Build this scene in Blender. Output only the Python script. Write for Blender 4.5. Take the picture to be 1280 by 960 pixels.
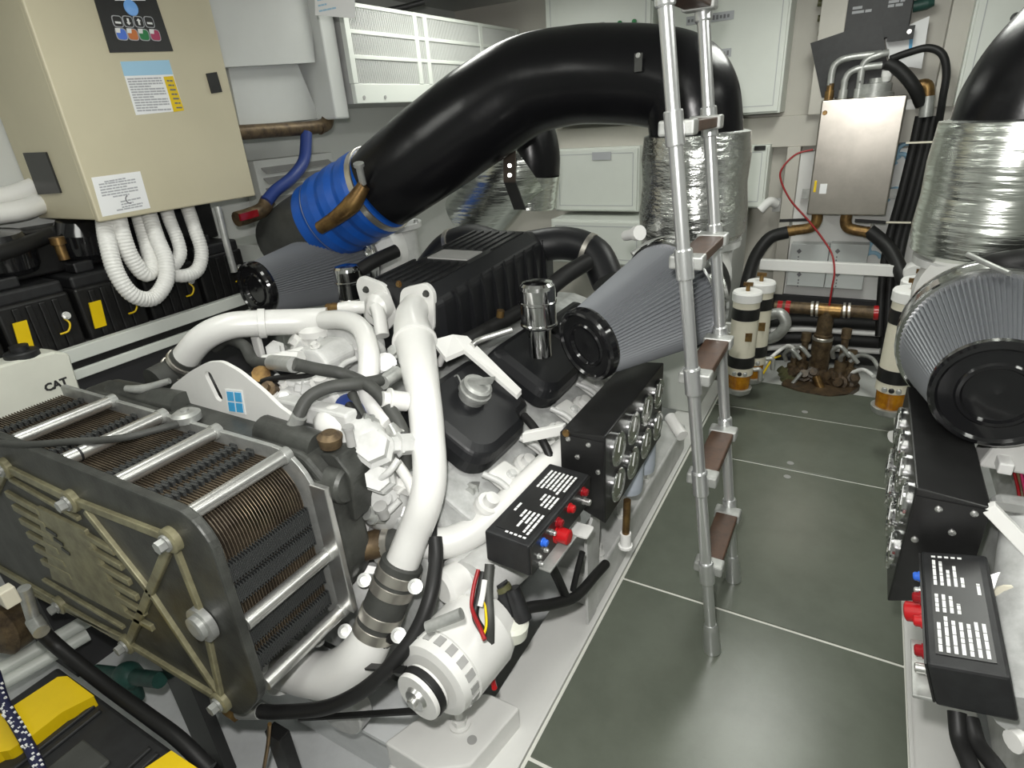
import bpy, bmesh, math, random
from mathutils import Vector, Matrix

scene = bpy.context.scene
for o in list(bpy.data.objects):
    bpy.data.objects.remove(o)
col = scene.collection
PI = math.pi

# ------------------------------------------------------------------ camera
FPX = 740.0
# columns: world X (to starboard), Y (into the room), Z (up) in camera axes (right, down, forward)
RC = Matrix(((0.87101309, 0.48667411, -0.06696648),
             (0.14779661, -0.38960055, -0.90904762),
             (-0.46850012, 0.78189496, -0.41127596)))
RT = RC.transposed()
CAM = Vector((0, 0, 1.75))
cam = bpy.data.cameras.new('camera')
cam.sensor_fit = 'HORIZONTAL'; cam.sensor_width = 36.0
cam.lens = FPX / 1280.0 * 36.0
cam.clip_start = 0.02
camo = bpy.data.objects.new('camera', cam); col.objects.link(camo)
rx = RT @ Vector((1, 0, 0)); ry = RT @ Vector((0, -1, 0)); rz = RT @ Vector((0, 0, -1))
m4 = Matrix((rx, ry, rz)).transposed().to_4x4(); m4.translation = CAM
camo.matrix_world = m4
scene.camera = camo

# ------------------------------------------------------------------ world, light, exposure
w = bpy.data.worlds.new('world'); scene.world = w; w.use_nodes = True
w.node_tree.nodes['Background'].inputs[0].default_value = (0.9, 0.95, 1.0, 1)
w.node_tree.nodes['Background'].inputs[1].default_value = 0.02
vs = scene.view_settings
vs.view_transform = 'Standard'; vs.look = 'None'; vs.gamma = 1.0; vs.exposure = -0.9
vs.use_curve_mapping = False
def area(name, loc, target, size, energy, color=(1, 1, 1), sy=None, spread=PI):
    l = bpy.data.lights.new(name, 'AREA'); l.energy = energy; l.color = color
    l.shape = 'RECTANGLE' if sy else 'SQUARE'; l.size = size
    if sy: l.size_y = sy
    l.spread = spread
    o = bpy.data.objects.new(name, l); col.objects.link(o); o.location = loc
    d = Vector(target) - Vector(loc)
    o.rotation_euler = d.to_track_quat('-Z', 'Y').to_euler()
    return o
# the camera's own flash, a hand's width above and left of the lens
area('camera_flash', CAM + rx * -0.05 + ry * 0.13, CAM - rz * 2, 0.05, 60, (1.0, 0.98, 0.95))

# ------------------------------------------------------------------ helpers
def V(*a): return Vector(a)
def P(x, y, X=None, Y=None, Z=None):
    """point of the room seen at a place of the photograph, on the plane X=, Y= or Z="""
    d = RT @ Vector(((x - 640) / FPX, (y - 480) / FPX, 1))
    if X is not None: t = (X - CAM.x) / d.x
    elif Y is not None: t = (Y - CAM.y) / d.y
    else: t = (Z - CAM.z) / d.z
    return CAM + d * t
def dep(p): return (RC @ (Vector(p) - CAM)).z

MATS = {}
def mat(name, c, rough=0.5, metal=0.0, var=0.0, vscale=8.0, bump=0.0, bscale=60.0, dark=None, spec=None, trans=0.0, emit=0.0, coat=0.0):
    if name in MATS: return MATS[name]
    m = bpy.data.materials.new(name); m.use_nodes = True
    nt = m.node_tree; b = nt.nodes['Principled BSDF']
    b.inputs['Base Color'].default_value = (*c, 1)
    b.inputs['Roughness'].default_value = rough; b.inputs['Metallic'].default_value = metal
    if spec is not None: b.inputs['Specular IOR Level'].default_value = spec
    if trans: b.inputs['Transmission Weight'].default_value = trans
    if coat: b.inputs['Coat Weight'].default_value = coat; b.inputs['Coat Roughness'].default_value = 0.08
    if emit:
        b.inputs['Emission Color'].default_value = (*c, 1); b.inputs['Emission Strength'].default_value = emit
    if var or bump:
        tc = nt.nodes.new('ShaderNodeTexCoord')
    if var:
        n = nt.nodes.new('ShaderNodeTexNoise'); n.inputs['Scale'].default_value = vscale; n.inputs['Detail'].default_value = 5
        n.inputs['Roughness'].default_value = 0.65
        nt.links.new(tc.outputs['Object'], n.inputs['Vector'])
        r = nt.nodes.new('ShaderNodeValToRGB')
        d = dark or tuple(x * (1 - var) for x in c)
        r.color_ramp.elements[0].position = 0.35; r.color_ramp.elements[0].color = (*d, 1)
        r.color_ramp.elements[1].position = 0.62; r.color_ramp.elements[1].color = (*c, 1)
        nt.links.new(n.outputs['Fac'], r.inputs['Fac']); nt.links.new(r.outputs['Color'], b.inputs['Base Color'])
    if bump:
        n2 = nt.nodes.new('ShaderNodeTexNoise'); n2.inputs['Scale'].default_value = bscale; n2.inputs['Detail'].default_value = 3
        nt.links.new(tc.outputs['Object'], n2.inputs['Vector'])
        bp = nt.nodes.new('ShaderNodeBump'); bp.inputs['Strength'].default_value = bump; bp.inputs['Distance'].default_value = 0.01
        nt.links.new(n2.outputs['Fac'], bp.inputs['Height']); nt.links.new(bp.outputs['Normal'], b.inputs['Normal'])
    MATS[name] = m
    return m
def foil_bump(m, sc, strength):
    nt = m.node_tree; b = nt.nodes['Principled BSDF']
    tc = nt.nodes.new('ShaderNodeTexCoord'); mp = nt.nodes.new('ShaderNodeMapping'); mp.inputs['Scale'].default_value = sc
    n = nt.nodes.new('ShaderNodeTexNoise'); n.inputs['Scale'].default_value = 1.0; n.inputs['Detail'].default_value = 3
    bp = nt.nodes.new('ShaderNodeBump'); bp.inputs['Strength'].default_value = strength; bp.inputs['Distance'].default_value = 0.012
    nt.links.new(tc.outputs['Object'], mp.inputs['Vector']); nt.links.new(mp.outputs['Vector'], n.inputs['Vector'])
    nt.links.new(n.outputs['Fac'], bp.inputs['Height']); nt.links.new(bp.outputs['Normal'], b.inputs['Normal'])
def wave_bump(m, axis, scale, strength=0.5):
    nt = m.node_tree; b = nt.nodes['Principled BSDF']
    tc = nt.nodes.new('ShaderNodeTexCoord'); wv = nt.nodes.new('ShaderNodeTexWave')
    wv.bands_direction = axis; wv.inputs['Scale'].default_value = scale; wv.inputs['Distortion'].default_value = 1.5
    wv.inputs['Detail'].default_value = 2
    bp = nt.nodes.new('ShaderNodeBump'); bp.inputs['Strength'].default_value = strength; bp.inputs['Distance'].default_value = 0.004
    nt.links.new(tc.outputs['Object'], wv.inputs['Vector']); nt.links.new(wv.outputs['Fac'], bp.inputs['Height'])
    nt.links.new(bp.outputs['Normal'], b.inputs['Normal'])

M_engine = mat('white_engine_paint', (0.62, 0.625, 0.61), 0.32, var=0.10, vscale=9, dark=(0.47, 0.475, 0.46))
M_block = mat('shaded_engine_white', (0.50, 0.51, 0.50), 0.38, var=0.22, vscale=14, dark=(0.34, 0.345, 0.335))  # engine white darkened to imitate depth, so the bosses stand out
M_dark = mat('void_shade', (0.035, 0.035, 0.037), 0.6)  # shade as a colour, for the void below the battery shelf
M_bright = mat('white_pipe_paint', (0.72, 0.72, 0.695), 0.28, var=0.04, vscale=6)
M_wall = mat('white_wall_paint', (0.60, 0.615, 0.59), 0.45, var=0.05, vscale=2.5)
M_wallg = mat('warm_white_gelcoat', (0.55, 0.53, 0.475), 0.5, var=0.06, vscale=3)
M_bilge = mat('pale_grey_bilge_paint', (0.76, 0.78, 0.78), 0.4, var=0.14, vscale=5)
M_cab = mat('white_cabinet_paint', (0.68, 0.71, 0.66), 0.4, var=0.03, vscale=4)
M_floor = mat('grey_green_floor_plate', (0.135, 0.150, 0.120), 0.24, metal=0.0, var=0.16, vscale=3.5, bump=0.05, bscale=420)
M_joint = mat('pale_joint_strip', (0.72, 0.72, 0.66), 0.5)
M_rubber = mat('black_rubber', (0.012, 0.012, 0.012), 0.5, spec=0.35)
M_rubgrey = mat('faded_rubber_hose', (0.055, 0.057, 0.052), 0.6, var=0.3, vscale=14)
M_exh = mat('black_exhaust_coating', (0.006, 0.006, 0.007), 0.27, bump=0.12, bscale=14, spec=0.3)
M_gloss = mat('gloss_black_plastic', (0.008, 0.008, 0.009), 0.12, coat=0.4)
M_satin = mat('satin_black_paint', (0.014, 0.014, 0.014), 0.35, var=0.3, vscale=20)
M_black = mat('matt_black_plastic', (0.016, 0.017, 0.018), 0.5, var=0.35, vscale=25, dark=(0.009, 0.009, 0.010))
M_cover = mat('black_moulded_cover', (0.012, 0.0125, 0.014), 0.42, spec=0.4)
M_cast = mat('dark_grey_casting', (0.070, 0.073, 0.066), 0.45, metal=0.25, var=0.45, vscale=9, dark=(0.035, 0.036, 0.033), bump=0.08, bscale=120)
M_castl = mat('worn_rib_edges', (0.33, 0.31, 0.19), 0.42, metal=0.3, var=0.35, vscale=14, dark=(0.19, 0.175, 0.105))
M_alu = mat('aluminium', (0.72, 0.72, 0.70), 0.30, metal=0.9, var=0.12, vscale=12)
M_alur = mat('dull_aluminium', (0.50, 0.51, 0.49), 0.40, metal=0.55, var=0.3, vscale=15)
M_rail = mat('ladder_aluminium', (0.74, 0.75, 0.75), 0.28, metal=0.85)
M_steel = mat('stainless_steel', (0.47, 0.44, 0.395), 0.28, metal=0.95, var=0.16, vscale=5, bump=0.03, bscale=6)
M_band = mat('stainless_band', (0.66, 0.63, 0.57), 0.34, metal=0.9)
M_chrome = mat('chrome', (0.72, 0.72, 0.72), 0.12, metal=1.0)
M_brass = mat('tarnished_brass', (0.32, 0.20, 0.075), 0.38, metal=0.85, var=0.5, vscale=18, dark=(0.13, 0.075, 0.035))
M_bronze = mat('dark_bronze', (0.17, 0.12, 0.065), 0.5, metal=0.5, var=0.5, vscale=22, dark=(0.06, 0.04, 0.025))
M_plate = mat('exchanger_plate_steel', (0.17, 0.135, 0.095), 0.42, metal=0.6, var=0.4, vscale=14, dark=(0.08, 0.065, 0.05))
M_gasket = mat('gasket_rubber', (0.030, 0.032, 0.032), 0.5)
M_foil = mat('foil_heat_wrap', (0.74, 0.77, 0.72), 0.24, metal=1.0)
foil_bump(M_foil, (5, 5, 42), 0.55)
M_foild = mat('foil_heat_wrap_quilted', (0.66, 0.67, 0.65), 0.26, metal=1.0)
foil_bump(M_foild, (22, 22, 60), 0.5)
M_beige = mat('beige_cabinet_paint', (0.57, 0.525, 0.375), 0.42, var=0.04, vscale=3)
M_cream = mat('cream_enamel', (0.80, 0.76, 0.62), 0.35, var=0.06)
M_milk = mat('translucent_white_plastic', (0.74, 0.75, 0.66), 0.4, var=0.06, vscale=5)
M_amber = mat('amber_fuel_bowl', (0.75, 0.33, 0.01), 0.08, trans=0.35, var=0.4, vscale=22, dark=(0.42, 0.15, 0.005))
M_wood = mat('brown_teak_tread', (0.080, 0.038, 0.020), 0.45, var=0.4, vscale=30)
M_blue = mat('blue_silicone_hose', (0.010, 0.10, 0.47), 0.38, var=0.2, vscale=8)
M_blued = mat('dark_blue_hose', (0.02, 0.045, 0.20), 0.45)
M_yellow = mat('yellow_plastic', (0.80, 0.56, 0.005), 0.38, var=0.06)
M_red = mat('red_plastic', (0.42, 0.010, 0.013), 0.25)
M_redd = mat('dark_red_lens', (0.22, 0.008, 0.012), 0.12)
M_bluebtn = mat('blue_plastic', (0.03, 0.13, 0.60), 0.25)
M_green = mat('green_plastic', (0.02, 0.20, 0.06), 0.4)
M_orange = mat('orange_plastic', (0.55, 0.15, 0.02), 0.3)
M_pink = mat('crimson_plastic', (0.38, 0.02, 0.09), 0.3)
M_teal = mat('green_bronze_valve', (0.02, 0.075, 0.06), 0.5, var=0.4, vscale=20)
M_white = mat('white_plastic', (0.84, 0.84, 0.82), 0.4)
M_print = mat('white_print', (0.80, 0.81, 0.80), 0.5)
M_ink = mat('dark_ink', (0.16, 0.16, 0.17), 0.6)
M_inkl = mat('grey_ink', (0.42, 0.43, 0.45), 0.6)
M_paper = mat('white_label', (0.85, 0.86, 0.86), 0.4)
M_lblue = mat('light_blue_print', (0.36, 0.60, 0.78), 0.4)
M_sky = mat('pale_blue_lamp', (0.20, 0.45, 0.92), 0.2)
M_pleat = mat('grey_filter_gauze', (0.20, 0.21, 0.225), 0.5, metal=0.2)
M_gface = mat('dark_gauge_face', (0.13, 0.14, 0.10), 0.15, coat=0.6)
M_swoosh = mat('blue_logo', (0.06, 0.38, 0.70), 0.4)
M_corr = mat('white_corrugated_conduit', (0.78, 0.78, 0.75), 0.4)
M_dirt = mat('oily_grime', (0.10, 0.065, 0.035), 0.45, var=0.5, vscale=30, dark=(0.03, 0.022, 0.015))
M_olive = mat('olive_plastic', (0.10, 0.10, 0.045), 0.45)
M_grey = mat('mid_grey_paint', (0.36, 0.36, 0.35), 0.45, var=0.1)
M_lamp = mat('fluorescent_diffuser', (1.0, 0.98, 0.93), 0.5, emit=6.0)

class MB:
    """collects shapes in room coordinates; build() links them as one mesh object"""
    def __init__(s): s.v = []; s.f = []; s.sm = []; s.mi = []; s.cm = 0
    def add(s, vs, fs, smooth=False):
        o = len(s.v); s.v += [tuple(x) for x in vs]
        for f in fs: s.f.append([o + i for i in f]); s.sm.append(smooth); s.mi.append(s.cm)
        return s
    def obox(s, c, ax, ay, az):
        c, ax, ay, az = map(Vector, (c, ax, ay, az))
        vs = [c + ax * i + ay * j + az * k for k in (-1, 1) for j in (-1, 1) for i in (-1, 1)]
        return s.add(vs, [(0, 2, 3, 1), (4, 5, 7, 6), (0, 1, 5, 4), (2, 6, 7, 3), (0, 4, 6, 2), (1, 3, 7, 5)])
    def box(s, a, b):
        a = Vector(a); b = Vector(b); c = (a + b) / 2; h = (b - a) / 2
        return s.obox(c, (abs(h.x), 0, 0), (0, abs(h.y), 0), (0, 0, abs(h.z)))
    def beam(s, p0, p1, wv, hv):
        """bar from p0 to p1, half-width vectors wv and hv"""
        p0 = Vector(p0); p1 = Vector(p1)
        return s.obox((p0 + p1) / 2, (p1 - p0) / 2, wv, hv)
    def ring(s, c, u, v, r, n): return [c + (u * math.cos(2 * PI * i / n) + v * math.sin(2 * PI * i / n)) * r for i in range(n)]
    def lathe(s, o, axis, prof, n=24, smooth=True, closed=False):
        """prof: (radius, height) list along axis; flat rings where the profile turns sharply get split vertices"""
        o = Vector(o); a = Vector(axis).normalized()
        u = a.orthogonal().normalized(); v = a.cross(u)
        rings = []
        for (r, h) in prof: rings.append(s.ring(o + a * h, u, v, max(r, 1e-5), n))
        for k in range(len(prof) - 1):
            vs = rings[k] + rings[k + 1]
            s.add(vs, [(i, (i + 1) % n, n + (i + 1) % n, n + i) for i in range(n)], smooth)
        if not closed:
            for k in (0, -1):
                if prof[k][0] > 1e-4: s.add(rings[k], [tuple(range(n))])
        return s
    def cyl(s, p0, p1, r0, r1=None, n=20):
        p0 = Vector(p0); p1 = Vector(p1); L = (p1 - p0).length
        return s.lathe(p0, p1 - p0, [(r0, 0), (r0 if r1 is None else r1, L)], n)
    def hexbolt(s, p, axis, r, h): 
        p = Vector(p); a = Vector(axis).normalized()
        s.lathe(p, a, [(r * 1.35, 0), (r * 1.35, h * 0.25)], 14)
        return s.lathe(p, a, [(r, 0), (r, h)], 6, smooth=False)
    def spline(s, pts, k=6):
        pts = [Vector(p) for p in pts]
        if len(pts) == 2 or k <= 1: return pts
        e = [pts[0] * 2 - pts[1]] + pts + [pts[-1] * 2 - pts[-2]]; out = []
        for i in range(1, len(e) - 2):
            p0, p1, p2, p3 = e[i - 1:i + 3]
            for j in range(k):
                t = j / k
                out.append(0.5 * ((2 * p1) + (p2 - p0) * t + (2 * p0 - 5 * p1 + 4 * p2 - p3) * t * t + (3 * p1 - p0 - 3 * p2 + p3) * t ** 3))
        return out + [pts[-1]]
    def tube(s, pts, r, n=12, k=6, rib=None, caps=True):
        """smooth tube through pts; r number or list per point; rib=(pitch, depth) makes a corrugated hose"""
        path = s.spline(pts, k); m = len(path)
        if rib:
            L = [0]
            for a, b in zip(path, path[1:]): L.append(L[-1] + (b - a).length)
            N = max(4, int(L[-1] / rib[0]) * 4); np_ = []
            j = 0
            for i in range(N + 1):
                d = L[-1] * i / N
                while j < m - 2 and L[j + 1] < d: j += 1
                t = (d - L[j]) / max(1e-9, L[j + 1] - L[j]); np_.append(path[j].lerp(path[j + 1], t))
            path = np_; m = len(path)
        rs = []
        for i in range(m):
            if isinstance(r, (list, tuple)):
                q = i / (m - 1) * (len(r) - 1); a = int(min(q, len(r) - 2)); rs.append(r[a] + (r[a + 1] - r[a]) * (q - a))
            else: rs.append(r)
            if rib: rs[-1] -= rib[1] if (i % 4) in (2, 3) else 0
        tg = [(path[min(i + 1, m - 1)] - path[max(i - 1, 0)]).normalized() for i in range(m)]
        u = tg[0].orthogonal().normalized(); rings = []
        for i in range(m):
            u = (u - tg[i] * u.dot(tg[i])); u = u.normalized() if u.length > 1e-6 else tg[i].orthogonal().normalized()
            rings.append(s.ring(path[i], u, tg[i].cross(u), rs[i], n))
        vs = [p for rg in rings for p in rg]
        s.add(vs, [(a * n + i, a * n + (i + 1) % n, (a + 1) * n + (i + 1) % n, (a + 1) * n + i) for a in range(m - 1) for i in range(n)], True)
        if caps: s.add(rings[0], [tuple(range(n))]); s.add(rings[-1], [tuple(range(n))])
        return s
    def prism(s, poly, o, u, v, d):
        """polygon (2-D list) in the plane o+u,v, extruded by the vector d"""
        o, u, v, d = map(Vector, (o, u, v, d)); n = len(poly)
        a = [o + u * x + v * y for x, y in poly]; b = [p + d for p in a]
        s.add(a + b, [tuple(range(n)), tuple(range(n, 2 * n))[::-1]] + [(i, (i + 1) % n, n + (i + 1) % n, n + i) for i in range(n)])
        return s
    def loft(s, secs, smooth=False, caps=True):
        n = len(secs[0]); vs = [Vector(p) for q in secs for p in q]
        s.add(vs, [(a * n + i, a * n + (i + 1) % n, (a + 1) * n + (i + 1) % n, (a + 1) * n + i) for a in range(len(secs) - 1) for i in range(n)], smooth)
        if caps: s.add(secs[0], [tuple(range(n))]); s.add(secs[-1], [tuple(range(n))])
        return s
    def ell(s, c, rx_, ry_, rz_, n=16):
        c = Vector(c); m = n // 2
        vs = []; 
        for j in range(m + 1):
            th = PI * j / m
            for i in range(n):
                ph = 2 * PI * i / n
                vs.append((c.x + rx_ * math.sin(th) * math.cos(ph), c.y + ry_ * math.sin(th) * math.sin(ph), c.z + rz_ * math.cos(th)))
        return s.add(vs, [(j * n + i, j * n + (i + 1) % n, (j + 1) * n + (i + 1) % n, (j + 1) * n + i) for j in range(m) for i in range(n)], True)
    def build(s, name, m, parent=None, bevel=0.0, seg=2, label=None, kind=None):
        me = bpy.data.meshes.new(name)
        xs = [(min(p[i] for p in s.v) + max(p[i] for p in s.v)) / 2 for i in range(3)]
        c = Vector(xs)
        me.from_pydata([Vector(p) - c for p in s.v], [], s.f)
        me.polygons.foreach_set('use_smooth', s.sm)
        ms = m if isinstance(m, (list, tuple)) else [m]
        for x in ms: me.materials.append(x)
        me.polygons.foreach_set('material_index', s.mi)
        bm = bmesh.new(); bm.from_mesh(me)
        bmesh.ops.recalc_face_normals(bm, faces=bm.faces); bm.to_mesh(me); bm.free()
        o = bpy.data.objects.new(name, me); col.objects.link(o)
        WP[o.name] = c.copy()
        if parent is not None:
            o.parent = parent; o.location = c - WP[parent.name]
        else: o.location = c
        if bevel:
            b = o.modifiers.new('edge_rounding', 'BEVEL'); b.width = bevel; b.segments = seg
            b.limit_method = 'ANGLE'; b.angle_limit = math.radians(40)
        if label: o['label'] = label
        if kind: o['kind'] = kind
        return o
WP = {}
def thing(name, label, cat, loc, group=None):
    o = bpy.data.objects.new(name, None); col.objects.link(o); o.location = loc; o.empty_display_size = 0.05
    WP[o.name] = Vector(loc); o['label'] = label; o['category'] = cat
    if group: o['group'] = group
    return o
def tag(o, label, cat, group=None):
    o['label'] = label; o['category'] = cat
    if group: o['group'] = group
    return o
def struct(o): o['kind'] = 'structure'; return o
def rpoly(pts, r, k=4):
    """polygon with rounded corners"""
    out = []; n = len(pts)
    for i in range(n):
        p = Vector(pts[i]); a = Vector(pts[i - 1]); b = Vector(pts[(i + 1) % n])
        rr = r[i] if isinstance(r, (list, tuple)) else r
        da = (a - p); db = (b - p); rr = min(rr, da.length * 0.48, db.length * 0.48)
        p0 = p + da.normalized() * rr; p1 = p + db.normalized() * rr
        for j in range(k + 1):
            t = j / k; q = p0 * (1 - t) ** 2 + p * 2 * t * (1 - t) + p1 * t * t
            out.append((q.x, q.y))
    return out
def rect(w_, h_, r=0, k=4):
    p = [(-w_ / 2, -h_ / 2), (w_ / 2, -h_ / 2), (w_ / 2, h_ / 2), (-w_ / 2, h_ / 2)]
    return rpoly(p, r, k) if r else p
def lines(mb, o, u, v, rows, h, d, rnd):
    """rows of printed words: (x0, x1, y); small raised strips broken into words"""
    for (x0, x1, y) in rows:
        x = x0
        while x < x1 - h * 0.3:
            wl = min(x1 - x, h * rnd.uniform(1.5, 5.0))
            c = Vector(o) + u * (x + wl / 2) + v * y + d
            mb.obox(c, u * (wl / 2), v * (h / 2), d)
            x += wl + h * 0.45
random.seed(3)
# ------------------------------------------------------------------ the room
XL, XR, YB, YF, ZC, ZB = -3.1, 2.6, 4.7, -1.3, 2.55, -0.42
FX0, FX1, FYE = -0.632, 0.356, 3.97
def slab(name, a, b, m): return struct(MB().box(a, b).build(name, m))
slab('wall_left', (XL - 0.1, YF, ZB), (XL, YB, ZC), M_wall)
slab('wall_right', (XR, YF, ZB), (XR + 0.1, YB, ZC), M_wall)
slab('wall_back', (XL - 0.1, YB, ZB), (XR + 0.1, YB + 0.1, ZC), M_wallg)
slab('wall_front', (XL - 0.1, YF - 0.1, ZB), (XR + 0.1, YF, ZC), M_wall)
slab('ceiling', (XL - 0.1, YF - 0.1, ZC), (XR + 0.1, YB + 0.1, ZC + 0.1), M_wall)
slab('floor_bilge', (XL - 0.1, YF - 0.1, ZB - 0.1), (XR + 0.1, YB + 0.1, ZB), M_bilge)
floor = struct(MB().box((FX0, YF, -0.04), (FX1, FYE, -0.005)).build('floor', M_joint))
seams = [YF, 0.975, 1.808, 2.908, 3.53, FYE]
g = 0.0065
for i in range(5):
    MB().box((FX0 + 0.012, seams[i] + g, -0.03), (FX1 - 0.004, seams[i + 1] - g, 0.0)).build('floor_panel', M_floor, floor, bevel=0.002)
for (x, y) in ((1006, 515), (988, 579), (984, 596)):
    p = P(x, y, Z=0.0)
    MB().cyl(p, p + V(0, 0, 0.002), 0.017, n=16).build('panel_stud', M_grey, floor)
struct(MB().box((FX0 - 0.02, FYE, -0.06), (FX1 + 0.3, YB, -0.02)).build('trim_1', M_wall))
# engine bearers: long white painted girders either side of the walkway
def bearer(x0, x1, xs, label):
    t = thing('engine_bearer', label, 'girder', ((x0 + x1) / 2, 1.5, ZB))
    MB().box((x0, 0.1, -0.03), (x1, 3.9, -0.004)).build('top_flange', M_bright, t, bevel=0.003)
    xm = (x0 + x1) / 2
    MB().box((xm - 0.012, 0.1, ZB), (xm + 0.012, 3.9, -0.03)).build('web', M_engine, t)
    MB().box((xs - 0.005, 0.1, -0.02), (xs + 0.005, 3.9, 0.004)).build('edge_strip', M_bright, t)
    return t
bearer(-0.82, -0.645, -0.640, 'white painted engine bearer girder left of the walkway')
bearer(0.365, 0.54, 0.361, 'white painted engine bearer girder right of the walkway')
# hull stringers and frames low on the left side
for i, (y0, z0) in enumerate(((-0.2, -0.2), (0.35, -0.2))):
    pass
# posts and bands of the rear bulkhead
def post(name, x0, x1, y, d, z0, z1, m=M_wallg):
    return struct(MB().box((x0, y - d, z0), (x1, y, z1)).build(name, m, bevel=0.004))
post('trim_2', -2.9, 2.55, YB, 0.10, 1.44, 1.63)                 # horizontal stiffener
post('trim_3', -0.48, -0.40, YB, 0.12, -0.02, 1.44)
post('trim_4', -0.38, -0.24, YB, 0.16, 1.63, ZC)
post('trim_5', 0.28, 0.40, YB, 0.14, 1.63, ZC)
post('trim_6', 0.40, 0.46, YB, 0.10, -0.02, 1.44)

# ceiling light fittings (fluorescent battens): they light the room
def batten(x, y, lx, ly, e, label):
    t = thing('ceiling_light', label, 'lamp', (x, y, ZC), 'fluorescent ceiling lights')
    MB().box((x - lx / 2 - 0.02, y - ly / 2 - 0.02, ZC - 0.05), (x + lx / 2 + 0.02, y + ly / 2 + 0.02, ZC)).build('housing', M_white, t)
    MB().box((x - lx / 2, y - ly / 2, ZC - 0.062), (x + lx / 2, y + ly / 2, ZC - 0.05)).build('diffuser', M_lamp, t)
    l = bpy.data.lights.new('tube_light', 'AREA'); l.shape = 'RECTANGLE'; l.size = lx; l.size_y = ly; l.energy = e; l.color = (0.97, 1.0, 0.93)
    o = bpy.data.objects.new('tube_light', l); col.objects.link(o); o.parent = t; o.location = (0, 0, -0.07)
batten(-0.3, 0.5, 0.35, 1.3, 18, 'fluorescent ceiling light over the near end of the walkway')
batten(-1.9, 0.6, 0.35, 1.2, 14, 'fluorescent ceiling light over the heat exchanger')
batten(-0.15, 3.2, 0.35, 1.1, 32, 'fluorescent ceiling light over the far end of the walkway')
batten(-2.1, 3.3, 0.35, 1.1, 16, 'fluorescent ceiling light over the far end of the left engine')
batten(1.2, 1.8, 0.35, 1.2, 20, 'fluorescent ceiling light over the right engine')

# ------------------------------------------------------------------ ladder
LY0, LY1 = 1.603, 1.985
def lx(z): return -0.223 - 0.1245 * z
lad = thing('ladder', 'aluminium ladder with brown wooden treads standing in the walkway', 'ladder', (-0.223, (LY0 + LY1) / 2, 0))
ldir = V(-0.1245, 0, 1).normalized()
for y in (LY0, LY1):
    r_ = MB().cyl((lx(0.03), y, 0.03), (lx(2.5), y, 2.5), 0.0185, n=20).build('rail', M_rail, lad)
    ft = MB().lathe((lx(0), y, 0.001), ldir, [(0.030, 0), (0.030, 0.012), (0.024, 0.10), (0.021, 0.115), (0.0195, 0.118)], 20).build('foot', M_rail, lad)
for i in range(7):
    z = 0.335 + 0.340 * i if i < 5 else 2.0 + 0.34 * (i - 5)
    tr = MB().obox((lx(z), (LY0 + LY1) / 2, z), (0.038, 0, 0), (0, (LY1 - LY0) / 2 - 0.055, 0), (0, 0, 0.014)).build('tread', M_wood, lad, bevel=0.004)
    for y, sg in ((LY0, 1), (LY1, -1)):
        m = MB().obox((lx(z), y + sg * 0.036, z), (0.046, 0, 0), (0, 0.026, 0), (0, 0, 0.019))
        m.build('tread_socket', M_alur, lad, bevel=0.006)
        MB().lathe(V(lx(z), y, z) - ldir * 0.042, ldir, [(0.0225, 0), (0.0245, 0.004), (0.0245, 0.08), (0.0225, 0.084)], 20).build('collar', M_rail, lad)
# ------------------------------------------------------------------ left main engine
XC = -1.50
eng = thing('marine_diesel_engine', 'large white marine diesel engine left of the walkway with a plate heat exchanger in front', 'engine', (XC, 1.9, -0.1))
# block: V-shaped cross-section drawn in X-Z, run along Y
sec = [(-0.36, -0.05), (0.36, -0.05), (0.42, 0.25), (0.62, 0.50), (0.50, 0.78), (0.22, 0.86), (-0.22, 0.86), (-0.50, 0.78), (-0.62, 0.50), (-0.42, 0.25)]
MB().prism(sec, (XC, 1.12, 0), (1, 0, 0), (0, 0, 1), (0, 1.75, 0)).build('engine_block', M_block, eng, bevel=0.02, seg=3)
MB().prism(rpoly([(-0.34, -0.32), (0.34, -0.32), (0.36, 0.0), (-0.36, 0.0)], 0.05), (XC, 1.15, 0), (1, 0, 0), (0, 0, 1), (0, 1.7, 0)).build('oil_pan', M_engine, eng, bevel=0.01)
# front gear housing
MB().prism(rpoly([(-0.46, -0.02), (0.46, -0.02), (0.60, 0.30), (0.55, 0.62), (0.30, 0.90), (-0.30, 0.90), (-0.55, 0.62), (-0.60, 0.30)], 0.10), (XC, 1.03, 0), (1, 0, 0), (0, 0, 1), (0, 0.09, 0)).build('gear_housing', M_block, eng, bevel=0.012, seg=3)
# cylinder heads of the two banks
B30 = math.radians(32)
for sg in (1, -1):
    nrm = V(sg * math.sin(B30), 0, math.cos(B30)); tan = V(math.cos(B30), 0, -sg * math.sin(B30)) * 1
    c = V(XC + sg * 0.46, 2.0, 0.70)
    MB().obox(c, tan * 0.17, (0, 0.85, 0), nrm * 0.075).build('cylinder_head', M_block, eng, bevel=0.015, seg=3)
    # exhaust manifold under the outer edge
# valve covers, right bank: near one and far one, then the left bank
def vcover(c, tan, nrm, L, W, name='valve_cover', root=None):
    c = Vector(c); y = V(0, 1, 0); secs = []
    for (h, s) in ((0.0, 1.0), (0.045, 1.0), (0.075, 0.94), (0.09, 0.80)):
        pl = rpoly([(-W * s, -L * s), (W * s * 0.75, -L * s), (W * s, -L * s * 0.7), (W * s, L * s * 0.45), (W * s * 0.72, L * s * 0.55), (W * s * 0.72, L * s), (-W * s, L * s)], 0.04, 4)
        secs.append([c + tan * a + y * b + nrm * h for a, b in pl])
    return MB().loft(secs, smooth=False).build(name, M_cover, root or eng, bevel=0.008, seg=2)
tanR = V(math.cos(B30), 0, -math.sin(B30)); nR = V(math.sin(B30), 0, math.cos(B30))
vc1 = vcover((-1.05, 1.45, 0.82), tanR, nR, 0.20, 0.165)
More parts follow.
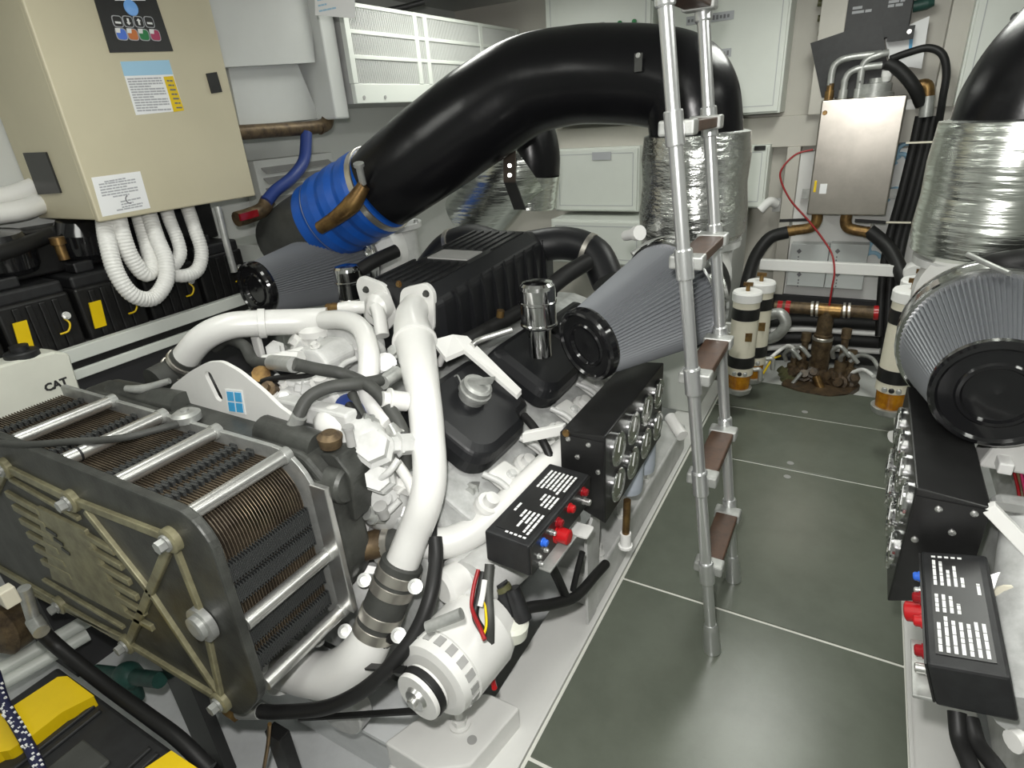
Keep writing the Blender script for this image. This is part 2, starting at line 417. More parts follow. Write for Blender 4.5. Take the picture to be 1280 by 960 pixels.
vc2 = vcover((-1.03, 1.90, 0.83), tanR, nR, 0.19, 0.15)
vc3 = vcover((-1.03, 2.32, 0.80), tanR, nR, 0.19, 0.15)
tanL = V(-math.cos(B30), 0, -math.sin(B30)); nL = V(-math.sin(B30), 0, math.cos(B30))
for y in (1.44, 1.88, 2.32): vcover((-1.97, y, 0.80), tanL, nL, 0.19, 0.15)
# oil filler cap on the near cover
q = V(-1.03, 1.45, 0.91)
m = MB().lathe(q, nR, [(0.046, 0), (0.046, 0.026), (0.056, 0.028), (0.056, 0.042), (0.050, 0.044), (0.050, 0.062), (0.04, 0.068)], 24)
m.obox(q + nR * 0.080, V(0.038, 0.022, 0), V(-0.003, 0.006, 0), nR * 0.014)
m.build('filler_cap', M_alur, eng)
# bright chain on the cap
MB().tube([q + V(-0.03, 0.0, 0.03), q + V(-0.07, 0.03, 0.06), q + V(-0.10, 0.02, 0.02), q + V(-0.12, 0.04, -0.02)], 0.003, 6).build('cap_chain', M_alur, eng)
# white bracket lying across the covers
br = [P(540, 425, Y=1.50), P(566, 418, Y=1.56), P(584, 420, Y=1.60), P(652, 487, Y=1.60), P(646, 494, Y=1.57), P(580, 437, Y=1.56), P(557, 447, Y=1.49)]
MB().loft([[p for p in br], [p + V(0, 0, -0.016) for p in br]]).build('bracket_strap', M_bright, eng, bevel=0.003)
MB().tube([P(556, 440, Y=1.51), P(549, 455, Y=1.52)], 0.013, 10).build('bracket_stud', M_bright, eng)

# ---- breather canisters
def breather(c, r, h, name='breather_canister', mt=None):
    m = MB().lathe(c, (0, 0, 1), [(r * 0.62, -0.12), (r * 0.62, -0.012), (r * 0.9, -0.008), (r, 0.0), (r, 0.006), (r * 0.95, 0.01), (r * 0.95, h * 0.5), (r, h * 0.52), (r, h * 0.56), (r * 0.95, h * 0.58), (r * 0.95, h * 0.86), (r * 0.91, h * 0.94), (r * 0.78, h * 1.0), (r * 0.45, h * 1.03), (0.0001, h * 1.035)], 28)
    return m.build(name, mt or M_chrome, eng)
cR = P(674, 405, X=-0.95); breather(cR, 0.068, 0.155)
cL = P(440, 374, X=-1.98); breather(cL, 0.064, 0.155)
for c in (cR, cL):
    MB().tube([c + V(0.02, 0.05, 0.12), c + V(0.05, 0.14, 0.15), c + V(0.08, 0.26, 0.17)], 0.032, 14).build('breather_hose', M_rubber, eng)

# ---- black air aftercooler on top, ribbed, front flange plate
ac0, ac1, acz0, acz1 = -1.66, -1.275, 0.93, 1.205
Y0, Y1 = 1.66, 2.62
prof = [(ac0, acz0), (ac0, acz1 - 0.06), (ac0 + 0.05, acz1), (ac1 - 0.06, acz1), (ac1, acz1 - 0.05), (ac1, acz0)]
secs = []
for (y, s, dz) in ((Y0, 0.93, 0.0), (Y0 + 0.03, 1.0, 0.0), (Y0 + 0.5, 1.0, 0.03), (Y0 + 0.8, 1.0, 0.05), (Y1, 0.96, 0.03)):
    secs.append([V((ac0 + ac1) / 2 + (x - (ac0 + ac1) / 2) * s, y, acz0 + (z - acz0) * (1 if s == 1 else 0.97) + (dz if z > acz0 else 0)) for x, z in prof])
afc = MB().loft(secs).build('aftercooler_body', M_cover, eng, bevel=0.018, seg=3)
for i in range(9):                                               # side fins
    y = Y0 + 0.10 + i * 0.092
    MB().prism([(0, acz0 + 0.03), (0, acz1 - 0.02 + 0.03 * i / 9), (0.014, acz1 - 0.08), (0.026, acz0 + 0.03)], (ac1 - 0.001, y, 0), (1, 0, 0), (0, 0, 1), (0, 0.016, 0)).build('fin', M_cover, afc)
for i in range(7):                                               # top ribs running lengthwise
    x = ac0 + 0.055 + i * 0.043
    MB().beam((x, Y0 + 0.05, acz1 + 0.003), (x, Y0 + 0.30, acz1 + 0.019), (0.006, 0, 0), (0, 0, 0.006)).build('top_rib', M_black, afc)
    MB().beam((x, Y0 + 0.50, acz1 + 0.031), (x, Y0 + 0.78, acz1 + 0.050), (0.006, 0, 0), (0, 0, 0.006)).build('top_rib', M_black, afc)
MB().obox((XC + 0.03, Y0 + 0.40, acz1 + 0.026), (0.10, 0, 0), (0, 0.06, 0.004), (0, 0, 0.003)).build('name_plate', M_grey, afc)
# intake elbows from the aftercooler to the turbos
for sg, nm in ((1, 'right'), (-1, 'left')):
    xs = (ac1 - 0.04) if sg > 0 else (ac0 + 0.04)
    MB().tube([V(xs - sg * 0.1, Y1 - 0.10, 1.16), V(xs + sg * 0.10, Y1 - 0.02, 1.18), V(xs + sg * 0.26, Y1 - 0.03, 1.14), V(xs + sg * 0.36, Y1 - 0.10, 1.03)], 0.078, 18).build('charge_air_elbow', M_cover, eng)
    MB().lathe((xs + sg * 0.22, Y1 - 0.028, 1.155), (sg, 0, -0.35), [(0.086, 0), (0.086, 0.022)], 20).build('hose_clamp', M_band, eng)

# front flanges on the aftercooler face
fl = rpoly([(-0.085, -0.06), (-0.02, -0.12), (0.08, -0.085), (0.10, 0.065), (0.07, 0.10), (-0.05, 0.07)], 0.03)
fo = P(517, 385, Y=Y0 - 0.012)
MB().prism(fl, fo, (1, 0, 0), (0, 0, 1), (0, 0.022, 0)).build('pipe_flange', M_bright, eng, bevel=0.003)
fo2 = P(472, 378, Y=Y0 - 0.012)
fl2 = [(-x, z) for x, z in fl]
MB().prism(fl2, fo2, (1, 0, 0), (0, 0, 1), (0, 0.022, 0)).build('pipe_flange', M_bright, eng, bevel=0.003)
for (x, y) in ((533, 367), (458, 362), (481, 397)): MB().hexbolt(P(x, y, Y=Y0 - 0.012), (0, -1, 0), 0.010, 0.012).build('bolt', M_rubgrey, eng)
MB().hexbolt(P(499, 355, Y=Y0 + 0.004), (0, -1, 0), 0.010, 0.010).build('bolt', M_brass, eng)

# ---- big white coolant pipe with rubber coupling and cast elbow
pA = [(519, 384, 1.64), (514, 398, 1.56), (518, 425, 1.46), (529, 490, 1.27), (535, 550, 1.15), (537, 596, 1.09), (531, 630, 1.05), (518, 665, 1.02), (503, 703, 0.98)]
ptsA = [P(x, y, Y=d) for x, y, d in pA]
rA = [0.052, 0.058] + [25.5 * dep(ptsA[2]) / FPX] + [21.5 * dep(p) / FPX for p in ptsA[3:]]
big = MB().tube(ptsA, rA, 24, 8).build('coolant_pipe', M_bright, eng)
dA = (ptsA[3] - ptsA[2]).normalized()
MB().lathe(ptsA[2] + dA * 0.012, dA, [(rA[2] * 0.9, -0.012), (rA[2] * 1.10, -0.008), (rA[2] * 1.10, 0.004), (rA[2] * 0.9, 0.008)], 24).build('weld_bead', M_bright, eng)
hA = P(503, 703, Y=0.98); hB = P(466, 795, Y=0.87); hd = (hB - hA).normalized(); hl = (hB - hA).length
rH = 27 * dep(hA) / FPX
MB().lathe(hA, hd, [(rH * 0.92, -0.004), (rH, 0.0), (rH, hl), (rH * 0.92, hl + 0.004)], 28).build('coupling_hose', M_rubgrey, eng)
for s_, n_ in ((0.15, 1), (0.33, 1), (0.70, 1), (0.90, 1)):
    o_ = hA + hd * (hl * s_)
    cl = MB().lathe(o_, hd, [(rH * 1.03, -0.016), (rH * 1.05, -0.015), (rH * 1.05, 0.015), (rH * 1.03, 0.016)], 28).build('hose_clamp', M_band, eng)
for (x, y) in ((455, 725), (519, 733), (431, 789), (498, 794)):
    p = P(x, y, Y=0.93 if y < 760 else 0.85)
    d_ = (CAM - p).normalized(); d2 = (d_ + V(0, -0.2, 0.3)).normalized()
    MB().lathe(p - d2 * 0.02, d2, [(0.019, -0.012), (0.019, 0.0), (0.021, 0.002), (0.021, 0.02), (0.013, 0.021), (0.013, 0.012), (0.0001, 0.012)], 18).build('clamp_bolt', M_alur, eng)
pE = [(470, 785, 0.885), (452, 818, 0.83), (420, 842, 0.79), (385, 842, 0.77), (350, 832, 0.77)]
ptE = [P(x, y, Y=d) for x, y, d in pE]
MB().tube(ptE, [0.060, 0.066, 0.070, 0.066, 0.064], 24, 8).build('cast_elbow', M_bright, eng)
MB().lathe(ptE[-1], (ptE[-1] - ptE[-2]), [(0.082, -0.03), (0.085, -0.02), (0.085, 0.01), (0.08, 0.015)], 24).build('elbow_flange', M_engine, eng)
MB().hexbolt(P(398, 803, Y=0.80), (0, 0, 1), 0.014, 0.035).build('bolt', M_alur, eng)

# ---- upper left white pipe and the slimmer pipe that bends down in the middle
pB = [(228, 452, 1.12), (252, 424, 1.16), (285, 408, 1.22), (325, 404, 1.30), (375, 402, 1.40), (410, 400, 1.46)]
ptB = [P(x, y, Y=d) for x, y, d in pB]
MB().tube(ptB, 0.047, 20, 8).build('coolant_pipe', M_bright, eng)
MB().lathe(ptB[3] + V(0.01, 0, 0), ptB[4] - ptB[3], [(0.050, -0.012), (0.053, -0.01), (0.053, 0.012), (0.050, 0.014)], 20).build('pipe_clip', M_bright, eng)
MB().box(P(322, 430, Y=1.29) - V(0.02, 0.01, 0.05), P(322, 430, Y=1.29) + V(0.02, 0.01, 0.03)).build('clip_tab', M_bright, eng, bevel=0.006)
h0 = ptB[0]; hdir = (ptB[0] - ptB[1]).normalized()
MB().tube([h0 - hdir * 0.03, h0 + hdir * 0.05, P(192, 478, Y=1.02)], 0.052, 18).build('coupling_hose', M_rubgrey, eng)
for s_ in (0.0, 0.045): MB().lathe(h0 + hdir * s_, hdir, [(0.054, -0.008), (0.056, -0.007), (0.056, 0.007), (0.054, 0.008)], 20).build('hose_clamp', M_band, eng)
pC = [(405, 400, 1.42), (432, 400, 1.40), (452, 412, 1.36), (461, 440, 1.28), (461, 480, 1.20), (466, 505, 1.17), (490, 532, 1.13)]
MB().tube([P(x, y, Y=d) for x, y, d in pC], 0.033, 16, 8).build('coolant_pipe', M_bright, eng)
MB().lathe(P(494, 537, Y=1.12), (0.6, -0.3, -0.4), [(0.028, -0.01), (0.028, 0.03)], 14).build('pipe_end_fitting', M_alu, eng)
# thermostat housing lump below those pipes
MB().prism(rpoly([(-0.13, -0.11), (0.12, -0.11), (0.14, 0.02), (0.05, 0.09), (-0.12, 0.08)], 0.03), P(412, 440, Y=1.42), (1, 0, 0), (0, 0, 1), (0, 0.16, 0)).build('thermostat_housing', M_engine, eng, bevel=0.016, seg=3)
MB().lathe(P(393, 412, Y=1.42), (0, 0, 1), [(0.05, -0.08), (0.05, -0.02), (0.06, -0.018), (0.06, 0.005), (0.04, 0.02)], 20).build('housing_neck', M_bright, eng)
MB().tube([P(455, 384, Y=1.55), P(440, 384, Y=1.52), P(425, 386, Y=1.50)], 0.024, 14).build('elbow_fitting', M_bright, eng)
MB().lathe(P(426, 386, Y=1.50), (-1, -0.1, 0), [(0.022, 0), (0.022, 0.035), (0.018, 0.036), (0.018, 0.06)], 12).build('sensor', M_brass, eng)
MB().tube([P(470, 384, Y=1.60), P(474, 395, Y=1.58), P(478, 420, Y=1.54)], 0.026, 14).build('drain_elbow', M_bright, eng)
MB().lathe(P(472, 383, Y=1.62), (0, -1, 0), [(0.055, -0.03), (0.052, 0.01), (0.03, 0.03), (0.0001, 0.032)], 20).build('flange_dome', M_bright, eng)

# ---- lifting eye plate with the oblong slot and the blue emblem
lo = P(300, 500, Y=0.97)
def loc(x, y): q_ = P(x, y, Y=0.97) - lo; return (q_.x, q_.z)
outl = [loc(212, 484), loc(238, 464), loc(258, 453), loc(276, 452), loc(298, 464), loc(330, 490), (loc(352, 512)), loc(372, 520), loc(374, 552), loc(340, 552), loc(290, 530), loc(215, 505)]
outl = rpoly(outl, 0.02)
sc = loc(267, 483); slot = []
tiltv = V(loc(274, 497)[0] - loc(261, 470)[0], loc(274, 497)[1] - loc(261, 470)[1], 0).normalized(); pv = V(-tiltv.y, tiltv.x, 0)
for i in range(24):
    a = 2 * PI * i / 24
    e = 0.032 if math.cos(a) > 0 else -0.032
    slot.append((sc[0] + tiltv.x * (e + 0.019 * math.cos(a)) + pv.x * 0.019 * math.sin(a), sc[1] + tiltv.y * (e + 0.019 * math.cos(a)) + pv.y * 0.019 * math.sin(a)))
def holed(poly, hole, o, u, v, d, name, mt, par):
    """plate with a through hole, built as a ring of quads between outline and hole"""
    o, u, v, d = map(Vector, (o, u, v, d))
    cx0 = sum(p[0] for p in hole) / len(hole); cy0 = sum(p[1] for p in hole) / len(hole)
    def hit(pl, an):
        dx, dy = math.cos(an), math.sin(an); best = None
        for i in range(len(pl)):
            ax0, ay0 = pl[i - 1][0] - cx0, pl[i - 1][1] - cy0; ex, ey = pl[i][0] - pl[i - 1][0], pl[i][1] - pl[i - 1][1]
            den = dx * ey - dy * ex
            if abs(den) < 1e-12: continue
            t = (ax0 * ey - ay0 * ex) / den; q_ = (ax0 * dy - ay0 * dx) / den
            if t > 0 and -1e-6 <= q_ <= 1 + 1e-6 and (best is None or t < best): best = t
        return (cx0 + dx * best, cy0 + dy * best)
    n = 96; ang = [2 * PI * i / n for i in range(n)]
    secs = []
    for pl, off in ((poly, 0), (hole, 0), (hole, 1), (poly, 1), (poly, 0)):
        secs.append([o + u * x + v * y + d * off for x, y in (hit(pl, a_) for a_ in ang)])
    mb = MB()
    for k in range(4): mb.loft([secs[k], secs[k + 1]], caps=False)
    return mb.build(name, mt, par)
lift = holed(outl, slot, lo, (1, 0, 0), (0, 0, 1), (0, 0.012, 0), 'lifting_plate', M_bright, eng)
lc = loc(294, 500)
emb = MB().prism([loc(282, 486), loc(303, 488), loc(308, 518), loc(286, 514)], lo + V(0, -0.003, 0), (1, 0, 0), (0, 0, 1), (0, 0.0025, 0)).build('emblem_sticker', M_print, lift)
blue = MB()
cx_, cz_ = lc
for sx in (-1, 1):
    for sz in (-1, 1):
        ux = V(loc(303, 488)[0] - loc(282, 486)[0], loc(303, 488)[1] - loc(282, 486)[1], 0) * 0.25
        uz = V(loc(282, 486)[0] - loc(286, 514)[0], loc(282, 486)[1] - loc(286, 514)[1], 0) * 0.25
        c2 = V(*loc(295, 502), 0) + ux * sx * 0.93 + uz * sz * 0.93
        a_ = c2 - ux * 0.75 - uz * 0.8; b_ = c2 + ux * 0.75 - uz * 0.8; c_ = c2 + ux * 0.75 + uz * 0.8; d_ = c2 - ux * 0.75 + uz * 0.8
        blue.prism([(p.x, p.y) for p in (a_, b_, c_, d_)], lo + V(0, -0.0045, 0), (1, 0, 0), (0, 0, 1), (0, 0.0015, 0))
blue.build('emblem', M_swoosh, lift)
MB().prism(rpoly([(-0.14, -0.03), (0.16, -0.03), (0.16, 0.02), (-0.14, 0.02)], 0.01), P(395, 525, Y=1.05), (1, 0, 0), (0, 1, 0), (0, 0, 0.06)).build('front_ledge', M_engine, eng, bevel=0.008)

# ---- dark grey water housing behind the exchanger
hx0, hx1 = -2.30, -1.14
hz = rpoly([(hx0, 0.50), (hx1 - 0.02, 0.50), (hx1 + 0.03, 0.60), (hx1 + 0.02, 0.88), (hx1 - 0.06, 0.965), (hx0, 0.98)], 0.03)
MB().prism(hz, (0, 0.885, 0), (1, 0, 0), (0, 0, 1), (0, 0.10, 0)).build('water_housing', M_cast, eng, bevel=0.015, seg=3)
MB().cyl((-2.2, 0.95, 0.955), (-1.80, 0.95, 0.975), 0.045, n=20).build('header_tube', M_cast, eng)
MB().cyl((-1.42, 0.95, 0.965), (-1.20, 0.95, 0.955), 0.045, n=20).build('header_tube', M_cast, eng)
MB().lathe(P(425, 605, Y=0.93), (1, 0.1, 0), [(0.052, -0.12), (0.052, 0.02), (0.045, 0.03), (0.0001, 0.03)], 20).build('end_cover', M_cast, eng)
MB().prism(rpoly([(-0.06, -0.10), (0.05, -0.16), (0.07, 0.0), (0.02, 0.06), (-0.04, 0.05)], 0.02), P(415, 590, Y=0.93), (1, 0, 0), (0, 0, 1), (0, 0.12, 0)).build('outlet_casting', M_cast, eng, bevel=0.012, seg=3)
MB().lathe(P(412, 545, Y=0.96), (0.1, 0, 1), [(0.03, -0.03), (0.035, 0.0), (0.02, 0.012)], 16).build('brass_plug', M_bronze, eng)
MB().lathe(P(437, 545, Y=0.97), (0, 0, 1), [(0.012, -0.03), (0.012, 0.02), (0.016, 0.021), (0.016, 0.03)], 12).build('bolt', M_grey, eng)
# disc-shaped shut-off on top of the exchanger
dk = P(232, 517, Z=1.0)
MB().lathe(dk, (0, 0, 1), [(0.042, -0.02), (0.042, 0.0), (0.030, 0.008), (0.012, 0.010), (0.012, 0.016), (0.0001, 0.016)], 24).build('pressure_disc', M_alur, eng)
MB().tube([P(-20, 552, Z=0.99), P(30, 556, Z=1.0), P(90, 552, Z=1.005), P(150, 548, Z=1.005), P(200, 536, Z=1.0), P(222, 530, Z=0.995)], 0.011, 10).build('capillary_hose', M_rubgrey, eng)
MB().tube([P(158, 486, Z=1.01), P(180, 486, Z=1.01), P(212, 476, Z=1.03)], [0.012, 0.016, 0.010], 10).build('sender_unit', M_alur, eng)

# ---- plate heat exchanger across the front
x0, x1, z0, z1, yf, yr = -2.40, -1.165, 0.425, 0.985, 0.55, 0.885
pp = rpoly([(x0 + 0.01, z0 + 0.035), (x1 - 0.035, z0 + 0.035), (x1 - 0.035, z1 - 0.10), (x1 - 0.10, z1 - 0.032), (x0 + 0.01, z1 - 0.032)], [0.0, 0.02, 0.05, 0.04, 0.0], 3)
cxp, czp = (x0 + x1) / 2, (z0 + z1) / 2
hex_ = MB().prism([((x - cxp) * 0.965 + cxp, (z - czp) * 0.965 + czp) for x, z in pp], (0, yf + 0.03, 0), (1, 0, 0), (0, 0, 1), (0, yr - yf - 0.05, 0)).build('heat_exchanger', M_plate, eng, label='plate heat exchanger with aluminium tie rods and dark ribbed end cover')
# front cover: recessed dark field, raised ribs
fr = rpoly([(-2.74, 0.265), (-1.30, 0.265), (x1 + 0.008, 0.43), (x1 + 0.02, z1 - 0.05), (x1 - 0.04, z1 + 0.012), (-2.74, z1 + 0.012)], [0.02, 0.06, 0.06, 0.05, 0.04, 0.02])
MB().prism(fr, (0, yf + 0.012, 0), (1, 0, 0), (0, 0, 1), (0, 0.026, 0)).build('cover_plate', M_cast, hex_, bevel=0.006)
fi = [(x * 0.985 + (x0 + x1) / 2 * 0.015 - 0.0, z * 0.97 + (z0 + z1) / 2 * 0.03) for x, z in fr]
def fpx(x, y, Y=yf): q_ = P(x, y, Y=Y); return q_
def rib(a, b, wpx, name='rib', h=0.018, mt=M_castl):
    pa = fpx(*a); pb = fpx(*b); d = (pb - pa); n_ = V(-d.z, 0, d.x).normalized() * (wpx * dep(pa) / FPX / 2)
    return MB().obox((pa + pb) / 2 + V(0, h / 2, 0), d / 2, n_, (0, h / 2, 0)).build(name, mt, hex_, bevel=0.003)
# bolts of the cover in the photograph
bt = {'a': (5, 586), 'b': (88, 627), 'c': (212, 676), 'd': (253, 780), 'e': (275, 878), 'f': (158, 806), 'g': (74, 757), 'h': (-40, 690)}
for k_, (x, y) in bt.items():
    p = fpx(x, y)
    MB().lathe(p, (0, -1, 0), [(0.034, -0.016), (0.034, 0.004), (0.028, 0.008)], 22).build('boss', M_castl, hex_)
    if k_ != 'd': MB().hexbolt(p + V(0, -0.008, 0), (0, -1, 0), 0.0165, 0.024).build('bolt', M_alur, hex_)
MB().lathe(fpx(253, 780), (0, -1, 0), [(0.05, -0.01), (0.05, 0.008), (0.034, 0.009), (0.034, 0.022), (0.022, 0.024), (0.0001, 0.024)], 24).build('plug', M_alur, hex_)
for a, b, wd in (((5, 586), (88, 627), 11), ((88, 627), (212, 676), 11), ((212, 676), (253, 780), 10), ((253, 780), (275, 878), 9),
                 ((275, 878), (158, 806), 10), ((158, 806), (74, 757), 10), ((74, 757), (-40, 690), 10), ((212, 676), (158, 806), 15),
                 ((104, 640), (185, 742), 11), ((185, 742), (268, 866), 9), ((5, 586), (-40, 690), 10), ((10, 600), (96, 650), 6)):
    rib(a, b, wd)
# louvre-like short ribs left and right of the flat centre field
for i in range(6):
    rib((100 + i * 11, 668 + i * 20), (141 + i * 9.5, 692 + i * 19), 9.5, 'short_rib')
for i in range(6):
    rib((6 + i * 9, 618 + i * 17), (48 + i * 8, 642 + i * 16), 9.5, 'short_rib')
pan = [fpx(44, 634), fpx(104, 664), fpx(160, 775), fpx(64, 724)]
MB().loft([[p + V(0, 0.002, 0) for p in pan], [p + V(0, 0.018, 0) for p in pan]]).build('centre_field', M_castl, hex_, bevel=0.003)
mk = MB(); rnd = random.Random(5)
for i in range(3):
    a = fpx(62 + i * 9, 664 + i * 12)
    mk.obox(a + V(0.01, 0, 0), V(0.028 - i * 0.004, 0, -0.004), V(0.002, 0, 0.006), V(0, 0.0015, 0))
mk.build('cast_lettering', M_cast, hex_)
for i in range(2):
    rib((30 + i * 22, 738 + i * 8 - i * 20), (150 + i * 2, 798 - i * 12), 5, 'lower_rib')
# rear frame plate, aluminium edge
MB().prism(rpoly([(x0, z0), (x1 + 0.008, z0), (x1 + 0.008, z1 - 0.08), (x1 - 0.07, z1), (x0, z1)], [0.02, 0.03, 0.08, 0.06, 0.02]), (0, yr - 0.02, 0), (1, 0, 0), (0, 0, 1), (0, 0.014, 0)).build('rear_plate', M_alur, hex_, bevel=0.002)
MB().box((x1 - 0.005, yr - 0.022, z0 + 0.04), (x1 + 0.055, yr - 0.004, z1 - 0.09)).build('rear_flange', M_alu, hex_, bevel=0.003)
# plate pack: thin plates with gaps
pk = MB()
npl = 62
for i in range(npl):
    y = yf + 0.046 + (yr - 0.028 - yf - 0.046) * i / (npl - 1)
    s = 1.0 if i % 2 == 0 else 0.985
    pk.prism([((x - cxp) * s + cxp, (z - czp) * s + czp) for x, z in pp], (0, y, 0), (1, 0, 0), (0, 0, 1), (0, 0.0022, 0))
pk.build('plate_pack', M_plate, hex_, kind='stuff')
# dark gasket rows with honeycomb teeth, on the top and the right flank
gk = MB()
rows_top = [x1 - 0.20, x1 - 0.27, x1 - 0.46, x1 - 0.66, x1 - 0.76, x1 - 0.95, x1 - 1.08]
for j, xg in enumerate(rows_top):
    for i in range(31):
        y = yf + 0.05 + (yr - 0.03 - yf - 0.05) * i / 30
        gk.obox((xg + (0.006 if i % 2 else -0.006), y, z1 - 0.030), (0.013, 0, 0), (0, 0.0036, 0), (0, 0, 0.008))
for zg, hh in ((z0 + 0.075, 0.022), (z0 + 0.165, 0.030), (z0 + 0.30, 0.024), (z0 + 0.365, 0.026)):
    for i in range(62):
        y = yf + 0.05 + (yr - 0.03 - yf - 0.05) * i / 61
        gk.obox((x1 - 0.033, y, zg), (0.009, 0, 0), (0, 0.0017, 0), (0, 0, hh + (0.004 if i % 2 else -0.004)))
gk.build('gasket_teeth', M_gasket, hex_, kind='stuff')
# tie rods
def rod(xr, zr, r=0.020):
    o_ = MB().cyl((xr, yf + 0.036, zr), (xr, yr - 0.006, zr), r, n=20).build('tie_rod', M_alu, hex_)
    MB().lathe((xr, yr - 0.03, zr), (0, 1, 0), [(r * 1.12, 0), (r * 1.12, 0.022)], 20).build('rod_collar', M_alur, hex_)
for xr, zr in ((x1 - 0.075, z1 - 0.018), (x1 - 0.36, z1 - 0.005), (x1 - 0.62, z1 - 0.005), (x1 - 0.90, z1 - 0.004), (x1 + 0.004, z0 + 0.24), (x1 + 0.004, z0 + 0.03)):
    rod(xr, zr)
MB().lathe((x1 - 0.62, 0.62, z1 - 0.005), (0, 1, 0), [(0.0212, 0), (0.0212, 0.006)], 20).build('cable_tie', M_black, hex_)
# ------------------------------------------------------------------ parts shared by both engines
def air_filter(root, cap, base, r1, r2, label=None, n=78, bl=0.06):
    """conical pleated element with a gloss black end cap, chrome band and rubber boot"""
    cap = Vector(cap); base = Vector(base); ax = (base - cap).normalized(); L = (base - cap).length
    u = ax.orthogonal().normalized(); v = ax.cross(u)
    secs = []
    for s in (0.0, 1.0):
        R = r1 * 1.0 + (r2 - r1) * s; o = cap + ax * (L * s)
        secs.append([o + (u * math.cos(PI * i / n) + v * math.sin(PI * i / n)) * (R if i % 2 else R * 0.94) for i in range(2 * n)])
    el = MB().loft(secs).build('air_filter', M_pleat, root, label=label)
    MB().lathe(cap, ax, [(r1 * 0.93, 0.02), (r1 * 1.04, 0.02), (r1 * 1.07, 0.01), (r1 * 1.07, -0.012), (r1 * 1.02, -0.022), (r1 * 0.95, -0.024), (r1 * 0.90, -0.016), (r1 * 0.66, -0.014), (r1 * 0.62, -0.020), (r1 * 0.56, -0.020), (r1 * 0.52, -0.010), (0.0001, -0.008)], 40, closed=True).build('end_cap', M_gloss, el)
    MB().lathe(base, ax, [(r2 * 0.95, -0.004), (r2 * 1.03, -0.004), (r2 * 1.05, 0.004), (r2 * 1.05, 0.022), (r2 * 1.035, 0.026), (r2 * 1.035, bl - 0.02), (r2 * 1.05, bl - 0.016), (r2 * 1.05, bl), (r2 * 1.0, bl + 0.005)], 48).build('clamp_band', M_chrome, el)
    MB().lathe(base, ax, [(r2 * 0.98, bl), (r2 * 0.99, bl + 0.015), (r2 * 0.90, bl + 0.04), (r2 * 0.62, bl + 0.10), (r2 * 0.6, bl + 0.14)], 40).build('rubber_boot', M_satin, el)
    return el

def control_box(root, sx, pts, nbtn):
    """black box with printed lid and a row of push buttons on the walkway side; pts = near-aisle, near-inner, far-aisle top corners"""
    na, ni, fa = [Vector(p) for p in pts]
    L = fa - na; W = ni - na; up = W.cross(L).normalized()
    if up.z < 0: up = -up
    H = 0.10
    c = na + L / 2 + W / 2 - up * (H / 2)
    bx = MB().obox(c, L / 2, W / 2, up * (H / 2)).build('control_box', M_black, root, bevel=0.006)
    MB().obox(c + up * (H / 2 + 0.0008), L * 0.42, W * 0.37, up * 0.0008).build('lid_label', M_satin, bx)
    tx = MB(); rnd = random.Random(7)
    o = na + L * 0.5 + W * 0.5 + up * 0.0017
    ul, uw = L.normalized() * -sx, -W.normalized()
    l_, w_ = L.length, W.length
    h = w_ * 0.048
    # the print reads across the lid in columns of lines that run lengthwise
    blocks = [(-0.40, -0.155, 5), (-0.07, 0.085, 4), (0.12, 0.40, 7)]
    ends = {0: [1, .95, .62, .8, .36], 1: [1, 1, .95, .55], 2: [.8, 1, .9, .88, .86, .95, .92]}
    for bi, (a, b, k) in enumerate(blocks):
        tx = MB()
        if bi == 2: a, b = 0.12, 0.40
        for i in range(k):
            y = w_ * (0.30 - i * 0.098)
            ee = ends[bi][i]
            xa, xb = -b * l_, -(b - (b - a) * ee) * l_
            lines(tx, o, ul, uw, [(xa, xb, y)], h, up * 0.0004, rnd)
            if bi == 0: lines(tx, o, ul, uw, [(-(a - 0.028) * l_, -(a - 0.045) * l_, y)], h * 1.3, up * 0.0004, rnd)
        tx.build('lid_lettering', M_print, bx)
    tx = MB(); lines(tx, o, ul, uw, [(0.10 * l_, 0.20 * l_, -w_ * 0.30)], h, up * 0.0004, rnd)
    tx.build('lid_lettering', M_print, bx)
    out = -W.normalized()
    MB().obox(c - W / 2 + out * 0.002, L * 0.49, out * 0.002, up * (H * 0.46)).build('button_panel', M_satin, bx)
    def btn(s, z, r, d, m, nm):
        p = na + L * (s if sx > 0 else 1 - s) - up * (H * z) + out * 0.004
        return MB().lathe(p, out, [(r * 1.25, 0), (r * 1.25, 0.004), (r, 0.005), (r, d), (r * 0.8, d + 0.003), (0.0001, d + 0.004)], 18).build(nm, m, bx)
    btn(0.17, 0.28, 0.010, 0.012, M_bluebtn, 'blue_button')
    btn(0.30, 0.30, 0.007, 0.012, M_alu, 'toggle')
    btn(0.40, 0.22, 0.012, 0.014, M_redd, 'indicator_lamp')
    btn(0.40, 0.62, 0.022, 0.035, M_red, 'stop_button')
    btn(0.60, 0.24, 0.012, 0.014, M_red, 'indicator_lamp')
    btn(0.84, 0.24, 0.012, 0.014, M_redd, 'indicator_lamp')
    btn(0.86, 0.62, 0.010, 0.02, M_alu, 'key_switch')
    btn(0.10, 0.55, 0.006, 0.008, M_alur, 'screw'); btn(0.2, 0.62, 0.006, 0.008, M_alur, 'screw'); btn(0.12, 0.85, 0.006, 0.008, M_alur, 'screw')
    pl = na + L * (0.33 if sx > 0 else 0.25) - up * (H * 1.0) + out * 0.02
    MB().obox(pl, L * 0.22, out * 0.018, up * 0.004).build('guard_strip', M_alur, bx, bevel=0.002)
    return bx

